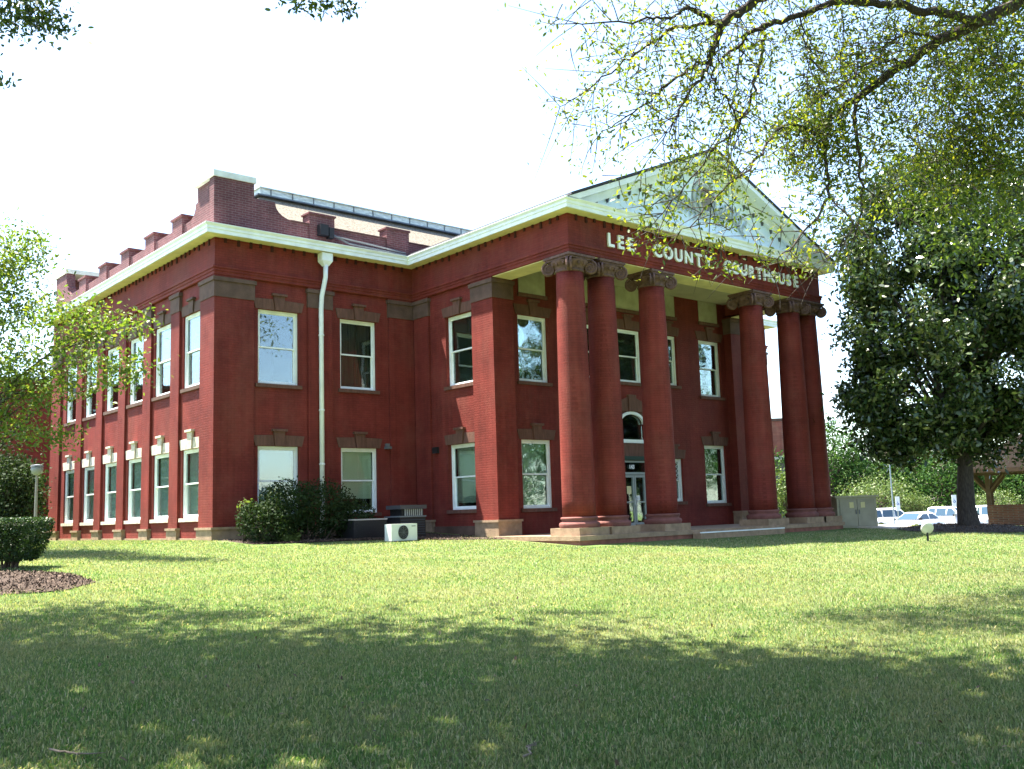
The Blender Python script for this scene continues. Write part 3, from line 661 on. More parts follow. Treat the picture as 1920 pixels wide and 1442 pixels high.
# downspout, conduit, flood light, vents
dn = MB(); dx = 3.62; dn.tube([(dx, -.24, 8.62), (dx, -.22, 8.2), (dx-.07, -.10, 7.6), (dx-.09, -.085, 7.2), (dx-.09, -.085, .1)], .075, 10); dn = dn.build('downspout', WHITE, court, smooth=True)
h = MB(); h.box(dx-.19, dx+.19, -.36, -.06, 8.72, 8.98); h.add([(dx-.19, -.36, 8.72), (dx+.19, -.36, 8.72), (dx+.19, -.06, 8.72), (dx-.19, -.06, 8.72), (dx-.08, -.29, 8.56), (dx+.08, -.29, 8.56), (dx+.08, -.15, 8.56), (dx-.08, -.15, 8.56)],
      [(0, 1, 5, 4), (1, 2, 6, 5), (2, 3, 7, 6), (3, 0, 4, 7), (4, 5, 6, 7)])
h.build('hopper', WHITE, dn)
for z in (6.3, 3.9, 2.2): MB().lathe(dx-.09, -.085, [(.088, z), (.092, z+.02), (.088, z+.05)], 12).build('pipe_strap', WHITE, dn)
MB().tube([(3.9, -.02, 9.75), (4.6, -.06, 9.5), (W1-.15, -.1, 9.42), (W1-.2, -.5, 9.42)], .035, 6).build('conduit', GREYM, court)
MB().tube([(3.95, -.08, 9.66), (5.5, -.1, 9.58), (W1-.3, -.1, 9.50)], .03, 6).build('conduit', GREYM, court)
fl = MB(); fl.box(3.45, 3.75, -.22, .0, 9.6, 9.95); fl.box(3.8, 3.98, -.18, .02, 9.55, 9.9); fl.build('roof_floodlight', BLACK, court)
MB().box(W1-.02, W1+.09, -1.28, -1.02, 2.55, 2.75).build('wall_vent', BLACK, court)
wl_ = MB(); wl_.box(5.95, 6.12, -.12, .09, 2.75, 2.83); wl_.box(5.98, 6.09, -.05, .09, 2.83, 2.93); wl_.build('wall_lamp', GREYM, court)
ch = MB(); ch.tube([(10.2, -5.9, 8.4), (10.2, -5.9, 6.15)], .012, 5); ch.lathe(10.2, -5.9, [(.05, 5.55), (.16, 5.62), (.18, 6.0), (.08, 6.12), (.03, 6.18)], 8)
ch.build('porch_lantern', pmat('lantern_brass', (.25, .2, .12), .4, metal=.5), court)

# ------------------------------------------------------------------ plants
def gpt(px, py, d0=5, d1=90):
    """ground point seen at a pixel"""
    lo, hi = d0, d1
    for _ in range(50):
        m = (lo+hi)/2; p = at(px, py, m)
        if p[2] > gz(p[0], p[1]): lo = m
        else: hi = m
    return at(px, py, lo)
def blob_points(n, c, r, shell=.55):
    d = unit(rng.normal(size=(n, 3))); q = rng.uniform(shell**3, 1, n)**(1/3)
    return np.asarray(c)+d*q[:, None]*np.asarray(r)
def tree(name, base, trunk_h, crown, leaf, ncl, per, lmat, bmat, tr, label, cat='tree', group=None, cr=.7, six=False, shell=.35, up=.4, extra=None, ratio=.5, filt=None, esize=.1, limbs_n=60):
    """crown: list of (centre, radii) ellipsoids the leaf clusters fill; limbs run from the trunk to the clusters"""
    base = np.asarray(base, float); t = empty(name, tuple(base), label, cat, group)
    cc = []
    vol = np.array([np.prod(r) for _, r in crown])**.55; vol = vol/vol.sum()
    for (c, r), q in zip(crown, vol): cc.append(blob_points(max(3, int(ncl*q)), np.asarray(c, float), r, shell))
    cc = np.concatenate(cc)
    if filt is not None: cc = cc[filt(cc)]
    top = np.mean([c for c, _ in crown], 0); top = np.array([base[0]*.88+top[0]*.12, base[1]*.88+top[1]*.12, top[2]])
    tk = MB(); n = 9; line = [base-np.array([0, 0, .3])]+[base+(top-base)*q+np.array([rng.normal()*.03, rng.normal()*.03, 0])*(q > 0) for q in np.linspace(0, 1, n)]
    tk.tube(line, [tr*1.35]+[tr*(1.15 if i == 0 else 1-.75*i/(n-1)) for i in range(n)], 12)
    for p in cc[rng.permutation(len(cc))[:min(limbs_n, len(cc))]]:
        q = np.clip((trunk_h+rng.uniform(0, .55)*(top[2]-base[2]-trunk_h))/(top[2]-base[2]), .1, 1); s = base+(top-base)*q
        m = (s+p)/2+np.array([0, 0, .12*np.linalg.norm(p-s)])+rng.normal(size=3)*.15
        r0 = tr*rng.uniform(.16, .38); tk.tube([s, s*.55+m*.45, m, p*.6+m*.4, p], [r0, r0*.8, r0*.6, r0*.4, r0*.15], 5)
    tk.build('trunk', bmat, t, smooth=True)
    C = np.concatenate([p+rng.normal(size=(per, 3))*cr*rng.uniform(.7, 1.2)*np.array([.55, .55, .42]) for p in cc])
    A = leaves(C-base, leaf, ratio, six, up)
    if extra is not None: A = np.concatenate([A, leaves(extra-base, esize, .45, six, up)])
    me = arr_mesh('crown', A, 6 if six else 4)
    link('crown', me, lmat, t)
    return t
# right-hand oak: limbs reach in from beyond the right edge
oak_base = np.array([9.5, -23.5, 0.]); oak_base[2] = gz(oak_base[0], oak_base[1])
oak = empty('oak_tree', tuple(oak_base), 'oak whose long bare limbs and lit yellow green leaves hang across the white pediment', 'tree')
Q = lambda *p: [at(*a) for a in p]
fork = at(2000, -120, 15)
limbs = [
 (Q((2000, -120, 15), (1900, 12, 15.2), (1760, 75, 15.6), (1690, 122, 16), (1620, 175, 16.4), (1580, 205, 16.7), (1530, 250, 17)), .16, .05),
 (Q((1860, 40, 15.3), (1770, 25, 15.2), (1700, 10, 15), (1640, 5, 14.8), (1560, 4, 14.6), (1500, 28, 14.5), (1440, 46, 14.4), (1400, 64, 14.3), (1393, 82, 14.3), (1355, 108, 14.2)), .10, .03),
 (Q((2000, -160, 14.5), (1700, -70, 14), (1520, -50, 13.6), (1440, -15, 13.4), (1390, 20, 13.3), (1355, 45, 13.2), (1345, 68, 13.2), (1335, 100, 13.2), (1329, 117, 13.2)), .13, .045),
 (Q((1355, 45, 13.2), (1325, 30, 13.1), (1290, 12, 13), (1275, 25, 13), (1240, 35, 13), (1200, 38, 13), (1130, 42, 13), (1060, 45, 13)), .045, .01),
 (Q((1355, 45, 13.2), (1300, 48, 13.4), (1250, 58, 13.6), (1200, 95, 13.8), (1160, 125, 14), (1100, 170, 14), (1050, 200, 14)), .04, .008),
 (Q((1329, 117, 13.2), (1290, 128, 13.3), (1240, 165, 13.4), (1210, 195, 13.5), (1165, 225, 13.6), (1120, 260, 13.6)), .035, .008),
 (Q((1329, 117, 13.2), (1305, 155, 13), (1280, 195, 12.9), (1262, 230, 12.8), (1243, 270, 12.8)), .035, .01),
 (Q((1329, 117, 13.2), (1338, 150, 13.2), (1350, 175, 13.3), (1375, 205, 13.4), (1400, 260, 13.5)), .025, .008),
 (Q((1393, 82, 14.3), (1385, 120, 14.2), (1376, 180, 14.1), (1380, 240, 14), (1350, 300, 14)), .022, .008),
 (Q((1440, 46, 14.4), (1430, 90, 14.3), (1422, 140, 14.2), (1405, 200, 14.1), (1380, 240, 14), (1345, 270, 14), (1310, 320, 13.8), (1260, 375, 13.6), (1225, 420, 13.5)), .04, .008),
 (Q((1530, 250, 17), (1480, 230, 16.2), (1455, 245, 15.6), (1430, 290, 15), (1395, 325, 14.6), (1355, 358, 14.3), (1315, 400, 14), (1270, 440, 14)), .045, .008),
 (Q((1605, 190, 16.5), (1606, 250, 16.2), (1612, 310, 16), (1618, 390, 16), (1600, 450, 16)), .05, .015),
 (Q((1545, 240, 16.8), (1550, 310, 16.2), (1556, 370, 15.8), (1520, 420, 15.4), (1480, 470, 15), (1430, 500, 14.8)), .05, .01),
 (Q((1690, 122, 16), (1640, 110, 15.6), (1590, 150, 15.3), (1560, 165, 15), (1520, 190, 15)), .035, .01),
 (Q((1760, 75, 15.6), (1700, 60, 15.2), (1670, 80, 15), (1640, 95, 15)), .04, .01),
 (Q((1500, 28, 14.5), (1505, 70, 14.4), (1520, 110, 14.3), (1510, 160, 14.3)), .02, .008),
 (Q((1556, 370, 15.8), (1600, 420, 15.5), (1560, 480, 15), (1530, 510, 15)), .02, .006),
]
tk = MB(); tk.tube([oak_base-np.array([0, 0, .4]), oak_base+np.array([0, 0, .6]), oak_base*.6+fork*.4+np.array([.6, -.3, 0]), fork], [.62, .46, .36, .22], 14)
nodes = []
for pts, r0, r1 in limbs:
    # refine with a small crook
    P = np.array(pts); S = []
    for i in range(len(P)-1):
        for q in np.linspace(0, 1, 4, endpoint=False): S.append(P[i]*(1-q)+P[i+1]*q+(rng.normal(size=3)*.025 if q else 0))
    S.append(P[-1]); S = np.array(S)
    tk.tube(S, list(np.linspace(r0*.72, r1*.75, len(S))), 7)
    nodes.append((S, r1))
tk.build('trunk', BARKD, oak, smooth=True)
tw = MB(); LP = []; tk2 = MB(); DVX = np.array([math.sin(YAW), math.cos(YAW), 0]); LVX = np.array([math.cos(YAW), -math.sin(YAW), 0])
def pix2(P):
    d = P-CAM; z = d@CF; return 960+FPX*(d@CR)/z, 721-FPX*(d@CU)/z
def twig(p, d, ln, n, spread=.09):
    q = np.linspace(0, 1, 5)[:, None]; bend = rng.normal(size=3)*.15*ln
    S = p+d*ln*q+bend*q*q-np.array([0, 0, .12*ln])*q*q
    tw.tube(S, [.008, .007, .006, .004, .002], 4)
    k = (1.05-.8*rng.uniform(0, 1, n)**1.6)[:, None]; LP.append(p+d*ln*k+bend*k*k-np.array([0, 0, .12*ln])*k*k+rng.normal(size=(n, 3))*spread)
for li, (S, r1) in enumerate(nodes):
    thin = li >= 3
    for i in range(3 if thin else 8, len(S)):
        px, py, z = pix(S[i])
        for _ in range(1 if thin and i % 2 else 2):
            d = unit(rng.normal(size=3)+(S[i]-S[i-1])/(np.linalg.norm(S[i]-S[i-1])+1e-6)*.9)
            twig(S[i], d, rng.uniform(.35, 1.0), int(rng.integers(7, 17)))
# denser sprays of foliage (pixel, depth, radius m, twigs)
for px, py, dp, r, n in [(1530, 235, 16.6, .65, 40), (1500, 290, 16.2, .5, 24), (1560, 60, 15, .8, 28), (1650, 130, 16.5, 1.1, 44), (1760, 170, 17.5, 1.3, 60), (1850, 90, 16.5, 1.3, 60), (1900, 220, 18, 1.4, 70),
                         (1830, 300, 18.5, 1.2, 55), (1700, 310, 17.5, .9, 34), (1640, 330, 16.8, .7, 22), (1180, 60, 13, .8, 20), (1120, 110, 13.5, .7, 14), (1250, 110, 13.4, .8, 20), (1230, 190, 13.4, .8, 18), (1320, 210, 13.6, .8, 20), (1160, 190, 13.8, .8, 14),
                         (1370, 300, 14, .6, 14), (1260, 280, 13.4, .6, 12), (1440, 120, 14.4, .7, 16), (1310, 60, 13.2, .8, 20), (1440, 20, 14, .8, 20), (1400, 380, 14.4, .7, 24), (1330, 360, 14, .55, 16), (1470, 415, 14.8, .6, 24), (1400, 450, 14.2, .5, 12), (1280, 380, 13.8, .5, 14), (1240, 440, 13.6, .28, 8), (1350, 487, 14, .3, 9), (1440, 480, 14.6, .35, 7), (1515, 460, 15.2, .45, 12), (1270, 330, 13.6, .5, 12), (1560, 410, 15.6, .6, 18), (1880, 20, 15, 1.2, 50), (1740, 20, 15.2, .9, 34), (1700, 60, 16.5, 1.0, 50), (1820, 40, 17.5, 1.3, 90), (1890, 120, 17.5, 1.3, 90), (1800, 200, 18, 1.2, 80), (1900, 300, 18.5, 1.2, 80), (1760, 250, 18, .9, 50), (1850, 230, 18.5, 1.2, 80), (1600, 230, 16.8, .7, 36), (1500, 250, 16.4, .55, 30), (1560, 290, 16.4, .6, 30), (1620, 60, 15.5, .9, 34), (1530, 110, 15, .7, 26), (1100, 40, 13, .7, 16), (1080, 160, 14, .6, 10), (1150, 270, 13.8, .6, 10), (1300, 120, 13.3, .8, 18), (1380, 150, 14, .7, 14), (1200, 240, 13.6, .7, 14)]:
    c = at(px, py, dp)
    for _ in range(int(n*(.45 if px < 1480 else 1.35))+1):
        p = c+rng.normal(size=3)*r*.5; twig(p, unit(rng.normal(size=3)+np.array([0, 0, -.2])), rng.uniform(.3, .7), int(rng.integers(10, 20)), .08)
for q in range(2):  # low tips crossing the frieze
    pass
for px, py, n in [(1200, 442, 4), (1225, 438, 5), (1255, 430, 4), (1330, 505, 5), (1355, 490, 6), (1380, 500, 4), (1435, 510, 5), (1500, 495, 3)]:
    c = at(px, py, 13.8)
    for _ in range(n): twig(c+rng.normal(size=3)*.06, unit(rng.normal(size=3)+CR*-.6), rng.uniform(.15, .35), 12, .05)
tw.build('twigs', BARKD, oak)['kind'] = 'stuff'
UC = np.concatenate([blob_points(n, c, r, .3) for n, c, r in [(150, np.append((CAM+DVX*17+LVX*8)[:2], 15.5), (6, 6, 3.4)), (70, np.append((CAM+DVX*14+LVX*4)[:2], 14), (3.5, 3.5, 2)), (110, np.append((CAM+DVX*21+LVX*13)[:2], 14), (5, 5, 4))]])
UC = UC[~((pix2(UC)[1] > -150) & (pix2(UC)[0] < 2080))]
BL = np.concatenate([p+rng.normal(size=(60, 3))*np.array([.6, .6, .45]) for p in UC])
C = np.concatenate(LP)
link('crown', arr_mesh('crown', leaves(BL-oak_base, .2, .5, True, .3), 6), OAKL, oak)
for p in UC[::4]:
    m_ = (p+fork)/2+np.array([0, 0, .5]); tk2.tube([fork+np.array([.1, .1, .2]), m_, p], [.09, .05, .015], 5)
tk2.build('limb', BARKD, oak, smooth=True)
low = pix2(C)[1] > 330; C = C[(~low | (rng.uniform(size=len(C)) < np.where(pix2(C)[1] > 425, .42, .7))) & (pix2(C)[1] < 528)]; low = pix2(C)[1] > 330
link('crown', arr_mesh('crown', np.concatenate([leaves(C[~low]-oak_base, .074, .44, True, .25, .3), leaves(C[low]-oak_base, .088, .42, True, .25, .3)]), 6), OAKL, oak)
BB = []
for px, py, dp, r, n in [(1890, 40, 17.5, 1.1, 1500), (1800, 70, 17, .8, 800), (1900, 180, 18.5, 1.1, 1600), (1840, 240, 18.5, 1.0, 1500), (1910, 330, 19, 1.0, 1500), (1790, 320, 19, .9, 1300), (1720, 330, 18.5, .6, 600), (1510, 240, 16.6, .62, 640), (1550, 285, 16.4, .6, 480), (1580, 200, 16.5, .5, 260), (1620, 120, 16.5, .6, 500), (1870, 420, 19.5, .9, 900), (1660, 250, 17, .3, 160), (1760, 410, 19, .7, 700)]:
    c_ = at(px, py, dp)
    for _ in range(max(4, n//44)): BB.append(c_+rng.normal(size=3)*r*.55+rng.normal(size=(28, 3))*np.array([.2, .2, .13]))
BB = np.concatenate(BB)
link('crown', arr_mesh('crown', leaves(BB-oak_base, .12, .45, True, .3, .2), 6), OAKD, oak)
# tall shade trees above and behind the camera: their shadow covers the near lawn
DV = np.array([math.sin(YAW), math.cos(YAW), 0]); LV = np.array([math.cos(YAW), -math.sin(YAW), 0])
def rel(dep, lat, z): p = CAM*np.array([1, 1, 0])+DV*dep+LV*lat; return np.array([p[0], p[1], z])
def outside(cc):
    d = cc-CAM; z = d@CF; px = 960+FPX*(d@CR)/z; py = 721-FPX*(d@CU)/z
    return ~((z > 0) & (py > -210) & (px > -200) & (px < 2120))
def gbase(dep, lat): p = rel(dep, lat, 0); p[2] = gz(p[0], p[1]); return p
sp1 = np.concatenate([at(*a)+rng.normal(size=(n, 3))*np.array([.28, .28, .16])*s for a, n, s in [((30, 10, 15), 620, 1.15), ((75, 32, 15), 380, .85), ((95, 52, 15), 70, .45), ((10, 45, 15), 90, .6), ((3, 150, 15), 40, .4), ((560, -8, 15), 130, .7), ((600, 5, 15), 110, .6), ((640, 2, 15), 130, .6), ((550, 15, 15), 30, .3), ((650, 22, 15), 30, .3)]])
def lands(cc):
    # how far forward the crowns reach: where each cluster's shade falls on the lawn
    h = cc[:, 2]+.8; P = cc[:, :2]+np.array([SUN.x, SUN.y])/(-SUN.z)*h[:, None]-CAM[:2]; dep = P@DV[:2]; lat = P@LV[:2]
    lim = np.where(lat < 0, 12.5-.42*lat, np.where(lat < 3, 12.3-.85*lat, 9.7))+.5*np.sin(lat*1.7)+rng.normal(size=len(cc))*.25
    return dep < lim-.9
def gaps2(cc): return outside(cc) & lands(cc) & ((np.sin(cc[:, 0]*.95+.5*cc[:, 1])+np.sin(cc[:, 1]*1.1-.4*cc[:, 0])+.4*rng.normal(size=len(cc))) > -.7)
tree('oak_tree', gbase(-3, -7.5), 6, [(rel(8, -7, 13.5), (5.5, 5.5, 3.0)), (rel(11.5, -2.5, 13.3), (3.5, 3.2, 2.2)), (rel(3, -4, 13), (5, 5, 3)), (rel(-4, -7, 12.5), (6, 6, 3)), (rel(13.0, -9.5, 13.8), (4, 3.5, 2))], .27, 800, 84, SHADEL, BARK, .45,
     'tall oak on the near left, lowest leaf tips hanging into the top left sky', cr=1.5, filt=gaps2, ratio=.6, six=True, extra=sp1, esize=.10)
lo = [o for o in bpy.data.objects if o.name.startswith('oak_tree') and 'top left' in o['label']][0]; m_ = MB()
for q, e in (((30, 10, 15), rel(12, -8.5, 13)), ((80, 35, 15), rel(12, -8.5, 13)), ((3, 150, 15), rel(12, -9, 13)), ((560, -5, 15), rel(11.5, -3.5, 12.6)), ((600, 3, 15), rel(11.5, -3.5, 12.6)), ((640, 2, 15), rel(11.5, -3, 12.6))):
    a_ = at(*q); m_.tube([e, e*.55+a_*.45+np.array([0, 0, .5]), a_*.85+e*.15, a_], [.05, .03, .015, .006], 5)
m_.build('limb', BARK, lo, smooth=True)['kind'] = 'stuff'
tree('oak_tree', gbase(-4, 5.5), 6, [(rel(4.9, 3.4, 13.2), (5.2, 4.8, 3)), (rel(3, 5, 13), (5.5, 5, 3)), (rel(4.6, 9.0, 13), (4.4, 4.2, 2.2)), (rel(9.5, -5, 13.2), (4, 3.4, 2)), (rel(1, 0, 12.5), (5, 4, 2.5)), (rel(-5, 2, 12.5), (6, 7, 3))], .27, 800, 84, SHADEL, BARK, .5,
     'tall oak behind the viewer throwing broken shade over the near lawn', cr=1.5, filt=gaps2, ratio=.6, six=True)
for k, (x, y, h, lab) in enumerate([(-14, -56, 15, 'broad street tree behind the viewer, farthest left'), (2, -58, 16, 'broad street tree directly behind the viewer'), (15, -54, 14, 'broad street tree behind the viewer, right of centre'), (37, -52, 15, 'tall street tree opposite the porch steps'), (46, -50, 16, 'tall street tree opposite the porch columns'), (55, -48, 15, 'tall street tree opposite the right porch columns'), (65, -46, 16, 'tall street tree far off to the right'), (76, -43, 15, 'tall street tree farther off to the right'), (88, -40, 15, 'tall street tree farthest off to the right')]):
    b_ = np.array([x, y, -1.15])
    tree('unseen_street_tree', b_, 3, [(b_+np.array([0, 0, h*.6]), (5.4, 5.4, h*.42)), (b_+np.array([1, 1, h*.35]), (5.2, 5.2, h*.25))], .55, 130, 45, BACKL, BARK, .35, lab, group='unseen street trees behind the viewer', cr=1.8, shell=.6)  # unseen row, added to cut sky light and fill the window reflections
# left tree in front of the side wall
lb = np.array([*at(-70, 900, 25)[:2], 0]); lb[2] = gz(lb[0], lb[1])
crown = [(at(-10, 560, 25), (1.4, 1.3, 1.7)), (at(20, 520, 25), (.9, .9, 1.0)), (at(-110, 600, 25), (2.0, 2.0, 2.2)), (at(40, 470, 25.5), (.7, .8, .7)), (at(30, 730, 24), (1.0, 1.0, .9)), (at(120, 640, 23.5), (.9, .7, .75)), (at(190, 600, 23.5), (.6, .5, .5)), (at(215, 690, 23), (.8, .5, .32)), (at(60, 690, 24), (.9, .8, .8)), (at(245, 600, 23), (.35, .3, .3)), (at(255, 705, 23), (.3, .3, .16)), (at(110, 590, 23.5), (.5, .5, .35)), (at(140, 720, 23.5), (.8, .5, .3)), (at(70, 820, 24), (.75, .6, .35)), (at(5, 800, 24.5), (.6, .6, .3))]
tree('maple_tree', lb, 1.3, crown, .115, 400, 42, LIMEL, BARKD, .16, 'small bright green tree leaning in front of the courthouse side wall', limbs_n=26, cr=.48, six=True, shell=.2)
# magnolia
mg = at(1818, 988, 34); mg[2] = gz(mg[0], mg[1]); mgd = 34.0; mk = mgd/FPX
def ml(px, py, rx, ry, dd=0.0): return (at(px, py, mgd+dd), (rx*mk, rx*mk, ry*mk))
crown = [ml(1800, 420, 190, 130), ml(1790, 560, 225, 150), ml(1800, 700, 205, 130), ml(1660, 480, 92, 100), ml(1650, 610, 88, 95), ml(1680, 740, 100, 85), ml(1720, 800, 95, 50), ml(1880, 790, 110, 60), ml(1625, 770, 55, 28), ml(1700, 370, 80, 60), ml(1920, 480, 150, 200), ml(1590, 470, 34, 34), ml(1655, 810, 50, 45), ml(1740, 830, 80, 38), ml(1880, 835, 70, 40), ml(1940, 800, 90, 70), ml(1700, 850, 40, 22), ml(1865, 640, 120, 100), ml(1885, 730, 110, 80), ml(1850, 540, 100, 80)]
def gaps(c): return (np.sin(c[:, 0]*1.9+.7*c[:, 2])+np.sin(c[:, 2]*2.3+c[:, 1])+np.sin(c[:, 1]*2.1-c[:, 0]*.8)) > -.55
tree('magnolia_tree', mg, 2.4, crown, .215, 2150, 58, MAGL, BARKD, .34, 'large dark glossy magnolia standing right of the courthouse porch', cr=.5, six=True, shell=.45, up=.25, ratio=.45, filt=gaps)
# distant trees
def far_tree(px, ptop, dep, rad, label, mat, leaf=.32, n=170, name='deciduous_tree', base_z=-1.75, group='trees behind the parking lot', per=60, low=.25):
    t = at(px, ptop, dep); h = t[2]-base_z; b_ = np.array([t[0], t[1], base_z])
    tree(name, b_, h*.15, [(b_+np.array([0, 0, h*(.5+low/2)]), (rad, rad, h*(.5-low/2))), (b_+np.array([rng.normal()*.5, 0, h*.72]), (rad*.7, rad*.7, h*.28)), (b_+np.array([rng.normal(), 0, h*.42]), (rad*1.1, rad, h*.3))], leaf, n, per, mat, BARK, rad*.08, label, group=group, cr=rad*.36, shell=.6)
far_tree(1560, 792, 98, 4.4, 'tall green tree filling the gap beside the last porch column', BACKL)
far_tree(1640, 860, 96, 4.2, 'dense tree behind the tan utility cabinet', BACKL)
far_tree(1700, 800, 102, 4.8, 'green tree behind the white cars, mostly under the magnolia crown', BACKL)
far_tree(1770, 830, 94, 4.4, 'green tree just left of the magnolia trunk', BACKL)
far_tree(1860, 850, 98, 4.8, 'leafy tree seen through the open pavilion', BACKL)
far_tree(1945, 840, 96, 4.8, 'leafy tree behind the brick pavilion wall at the far right', BACKL)
far_tree(1470, 880, 62, 1.1, 'narrow green tree seen between the porch columns', BRIGHTL, .2, 60, base_z=-1.4, group=None)
far_tree(1430, 830, 66, 1.8, 'leafy tree hidden behind the fourth porch column', BACKL, .25, 60, base_z=-1.4, group=None)
far_tree(1640, 890, 86, 3.0, 'wide pale green arching shrub behind the utility cabinet', BRIGHTL, .22, 110, 'shrub', group=None, low=.1)
far_tree(1716, 926, 84, 1.3, 'small round pale green shrub behind the white sedan', BRIGHTL, .16, 50, 'shrub', group=None, low=.2)
far_tree(1865, 925, 84, 2.2, 'bright yellow green shrub beyond the pavilion post', BRIGHTL, .18, 60, 'shrub', group=None, low=.1)
# left background: shaded shrubs
for k, (px, py, dp, r, lab) in enumerate([(10, 850, 36, 1.2, 'dark shaded evergreen behind the lamp post'), (-40, 800, 38, 2.0, 'dark evergreen at the left edge behind the low brick wall'), (38, 872, 42, 1.1, 'shaded green shrub near the rear corner of the courthouse')]):
    far_tree(px, py, dp, r, lab, BUSHL if k < 2 else BACKL, .15, 170, 'evergreen_shrub', 0.0, 'shaded shrubs behind the courthouse corner', 46, .05)
# foundation shrub
def shrub(name, base, blobs, leaf, n, mat, label, stems=7, cat='shrub', six=False):
    base = np.asarray(base, float); t = empty(name, tuple(base), label, cat)
    C = np.concatenate([blob_points(int(n*q), c, r, .45)+rng.normal(size=(int(n*q), 3))*.06 for c, r, q in blobs])
    C = C[C[:, 2] > gz(C[:, 0], C[:, 1])+.02]
    link('foliage', arr_mesh('foliage', leaves(C-base, leaf, .5, six, .3), 6 if six else 4), mat, t)
    m_ = MB()
    for i in range(stems):
        c, r, q = blobs[i % len(blobs)]; e = np.asarray(c)+rng.normal(size=3)*np.asarray(r)*.4; s = np.array([e[0]*.5+base[0]*.5, e[1]*.5+base[1]*.5, base[2]-.05])
        m_.tube([s, (s+e)/2+rng.normal(size=3)*.08, e], [.025, .018, .008], 5)
    m_.build('stem', BARK, t)
    return t
shrub('foundation_shrub', (2.0, -1.7, gz(2, -1.7)), [((.85, -1.7, .45), (.85, .8, .6), .2), ((1.6, -1.6, .85), (.95, .8, .85), .3), ((2.7, -1.6, .8), (1.0, .85, .85), .28), ((3.5, -1.7, .5), (.8, .8, .6), .18), ((.45, -1.8, .75), (.45, .45, .3), .04)], .09, 15000, BUSHL,
      'big dark shrub growing against the red wall below the front windows', 14, six=True)
for px, py in ((458, 948), (488, 985)):  # pale sprays in a lighter leaf colour than the shrub
    c_ = at(px, py, 27.3); shrub('flowering_spray', (c_[0], c_[1], gz(c_[0], c_[1])), [(c_, (.16, .12, .24), 1.0)], .10, 90, FERNL, 'pale leaf spray at the left edge of the dark shrub, '+('upper one' if py < 960 else 'lower one'), 3, 'plant')
fb = gpt(545, 1016); 
shrub('fern_plant', fb, [(fb+np.array([0, 0, .08]), (.32, .25, .12), 1.0)], .13, 260, FERNL, 'small pale green plant at the foot of the dark shrub', 4, 'plant')
# clipped hedge and mulch at the left
hb = gpt(30, 1066)
def hedge():
    t = empty('clipped_hedge', tuple(hb), 'clipped dark green box hedge in a mulch bed at the left edge', 'hedge')
    n = 15000; s = 1.0; H = .98
    u = rng.uniform(-1, 1, (n, 3)); k = rng.integers(0, 5, n)
    u[k == 0, 0] = 1; u[k == 1, 0] = -1; u[k == 2, 1] = -1; u[k == 3, 1] = 1; u[k == 4, 2] = 1
    u[:, :2] *= (1-.35*((1-u[:, 2])/2)**2)[:, None]
    u += rng.normal(size=(n, 3))*.04
    C = np.stack([u[:, 0]*.62, u[:, 1]*.62, .16+(u[:, 2]+1)/2*(H-.16)], 1)
    R_ = np.array([LV, DV, [0, 0, 1]])
    C = hb+(C[:, :1]*LV+C[:, 1:2]*DV+C[:, 2:]*np.array([0, 0, 1]))-LV*.18
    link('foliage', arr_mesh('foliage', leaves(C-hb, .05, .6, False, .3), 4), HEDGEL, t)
    m_ = MB()
    core = MB().box(-.5, .5, -.5, .5, .3, H-.1)
    for i in range(9):
        e = hb-LV*.18+np.array([rng.uniform(-.4, .4), rng.uniform(-.4, .4), .75]); s_ = hb-LV*.18+np.array([rng.uniform(-.15, .15), rng.uniform(-.15, .15), -.05]); m_.tube([s_, (s_+e)/2, e], [.03, .02, .01], 5)
    m_.build('stem', BARK, t)
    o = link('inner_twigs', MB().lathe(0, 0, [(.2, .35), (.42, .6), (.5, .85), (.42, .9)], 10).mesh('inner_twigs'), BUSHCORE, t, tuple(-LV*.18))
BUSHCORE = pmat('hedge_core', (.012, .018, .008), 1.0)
hedge()
def bed(name, pts, h, label):
    c = np.mean(pts, 0); n = len(pts); V = [(p[0], p[1], gz(p[0], p[1])+.012) for p in pts]; V2 = [(c[0]+(p[0]-c[0])*.6, c[1]+(p[1]-c[1])*.6, gz(*(c+(np.array(p)-c)*.6)[:2])+h) for p in pts]
    V.append((c[0], c[1], gz(c[0], c[1])+h*1.2)); 
    V = V[:n]+V2+[V[n]]
    F = [(i, (i+1) % n, n+(i+1) % n, n+i) for i in range(n)]+[(n+i, n+(i+1) % n, 2*n) for i in range(n)]
    tag(MB().add(V, F).build(name, MULCH, None, True), label, kind='structure')
    N = 2600; a = rng.uniform(0, 2*math.pi, N); q = np.sqrt(rng.uniform(0, 1, N)); k = (a/(2*math.pi)*n).astype(int) % n
    P = np.array(pts); E = P[k]*(1-(a/(2*math.pi)*n % 1))[:, None]+P[(k+1) % n]*(a/(2*math.pi)*n % 1)[:, None]
    X = c+(E-c)*q[:, None]; hh = np.where(q < .6, h*1.2-(q/.6)*h*.2, h*(1-(q-.6)/.4)+.012)
    return np.stack([X[:, 0], X[:, 1], gz(X[:, 0], X[:, 1])+hh+.012], 1)
bp_ = np.array([gpt(*q)[:2] for q in [(-160, 1130), (-20, 1118), (120, 1108), (180, 1092), (140, 1078), (60, 1072), (-120, 1070)]])
C1 = bed('mulch_bed', bp_, .05, 'bark mulch bed under the clipped hedge')
a_ = np.linspace(0, 2*math.pi, 14, endpoint=False)
C2 = bed('mulch_bed', np.stack([mg[0]+2.9*np.cos(a_), mg[1]+2.3*np.sin(a_)], 1), .12, 'mulch ring around the magnolia trunk')
C3 = bed('mulch_bed', np.array([(.1, -2.4), (1.5, -2.7), (3, -2.8), (4.5, -3.6), (5.6, -4.4), (6.9, -5.0), (6.95, -.2), (.1, -.2)]), .03, 'bare mulch strip along the front wall')
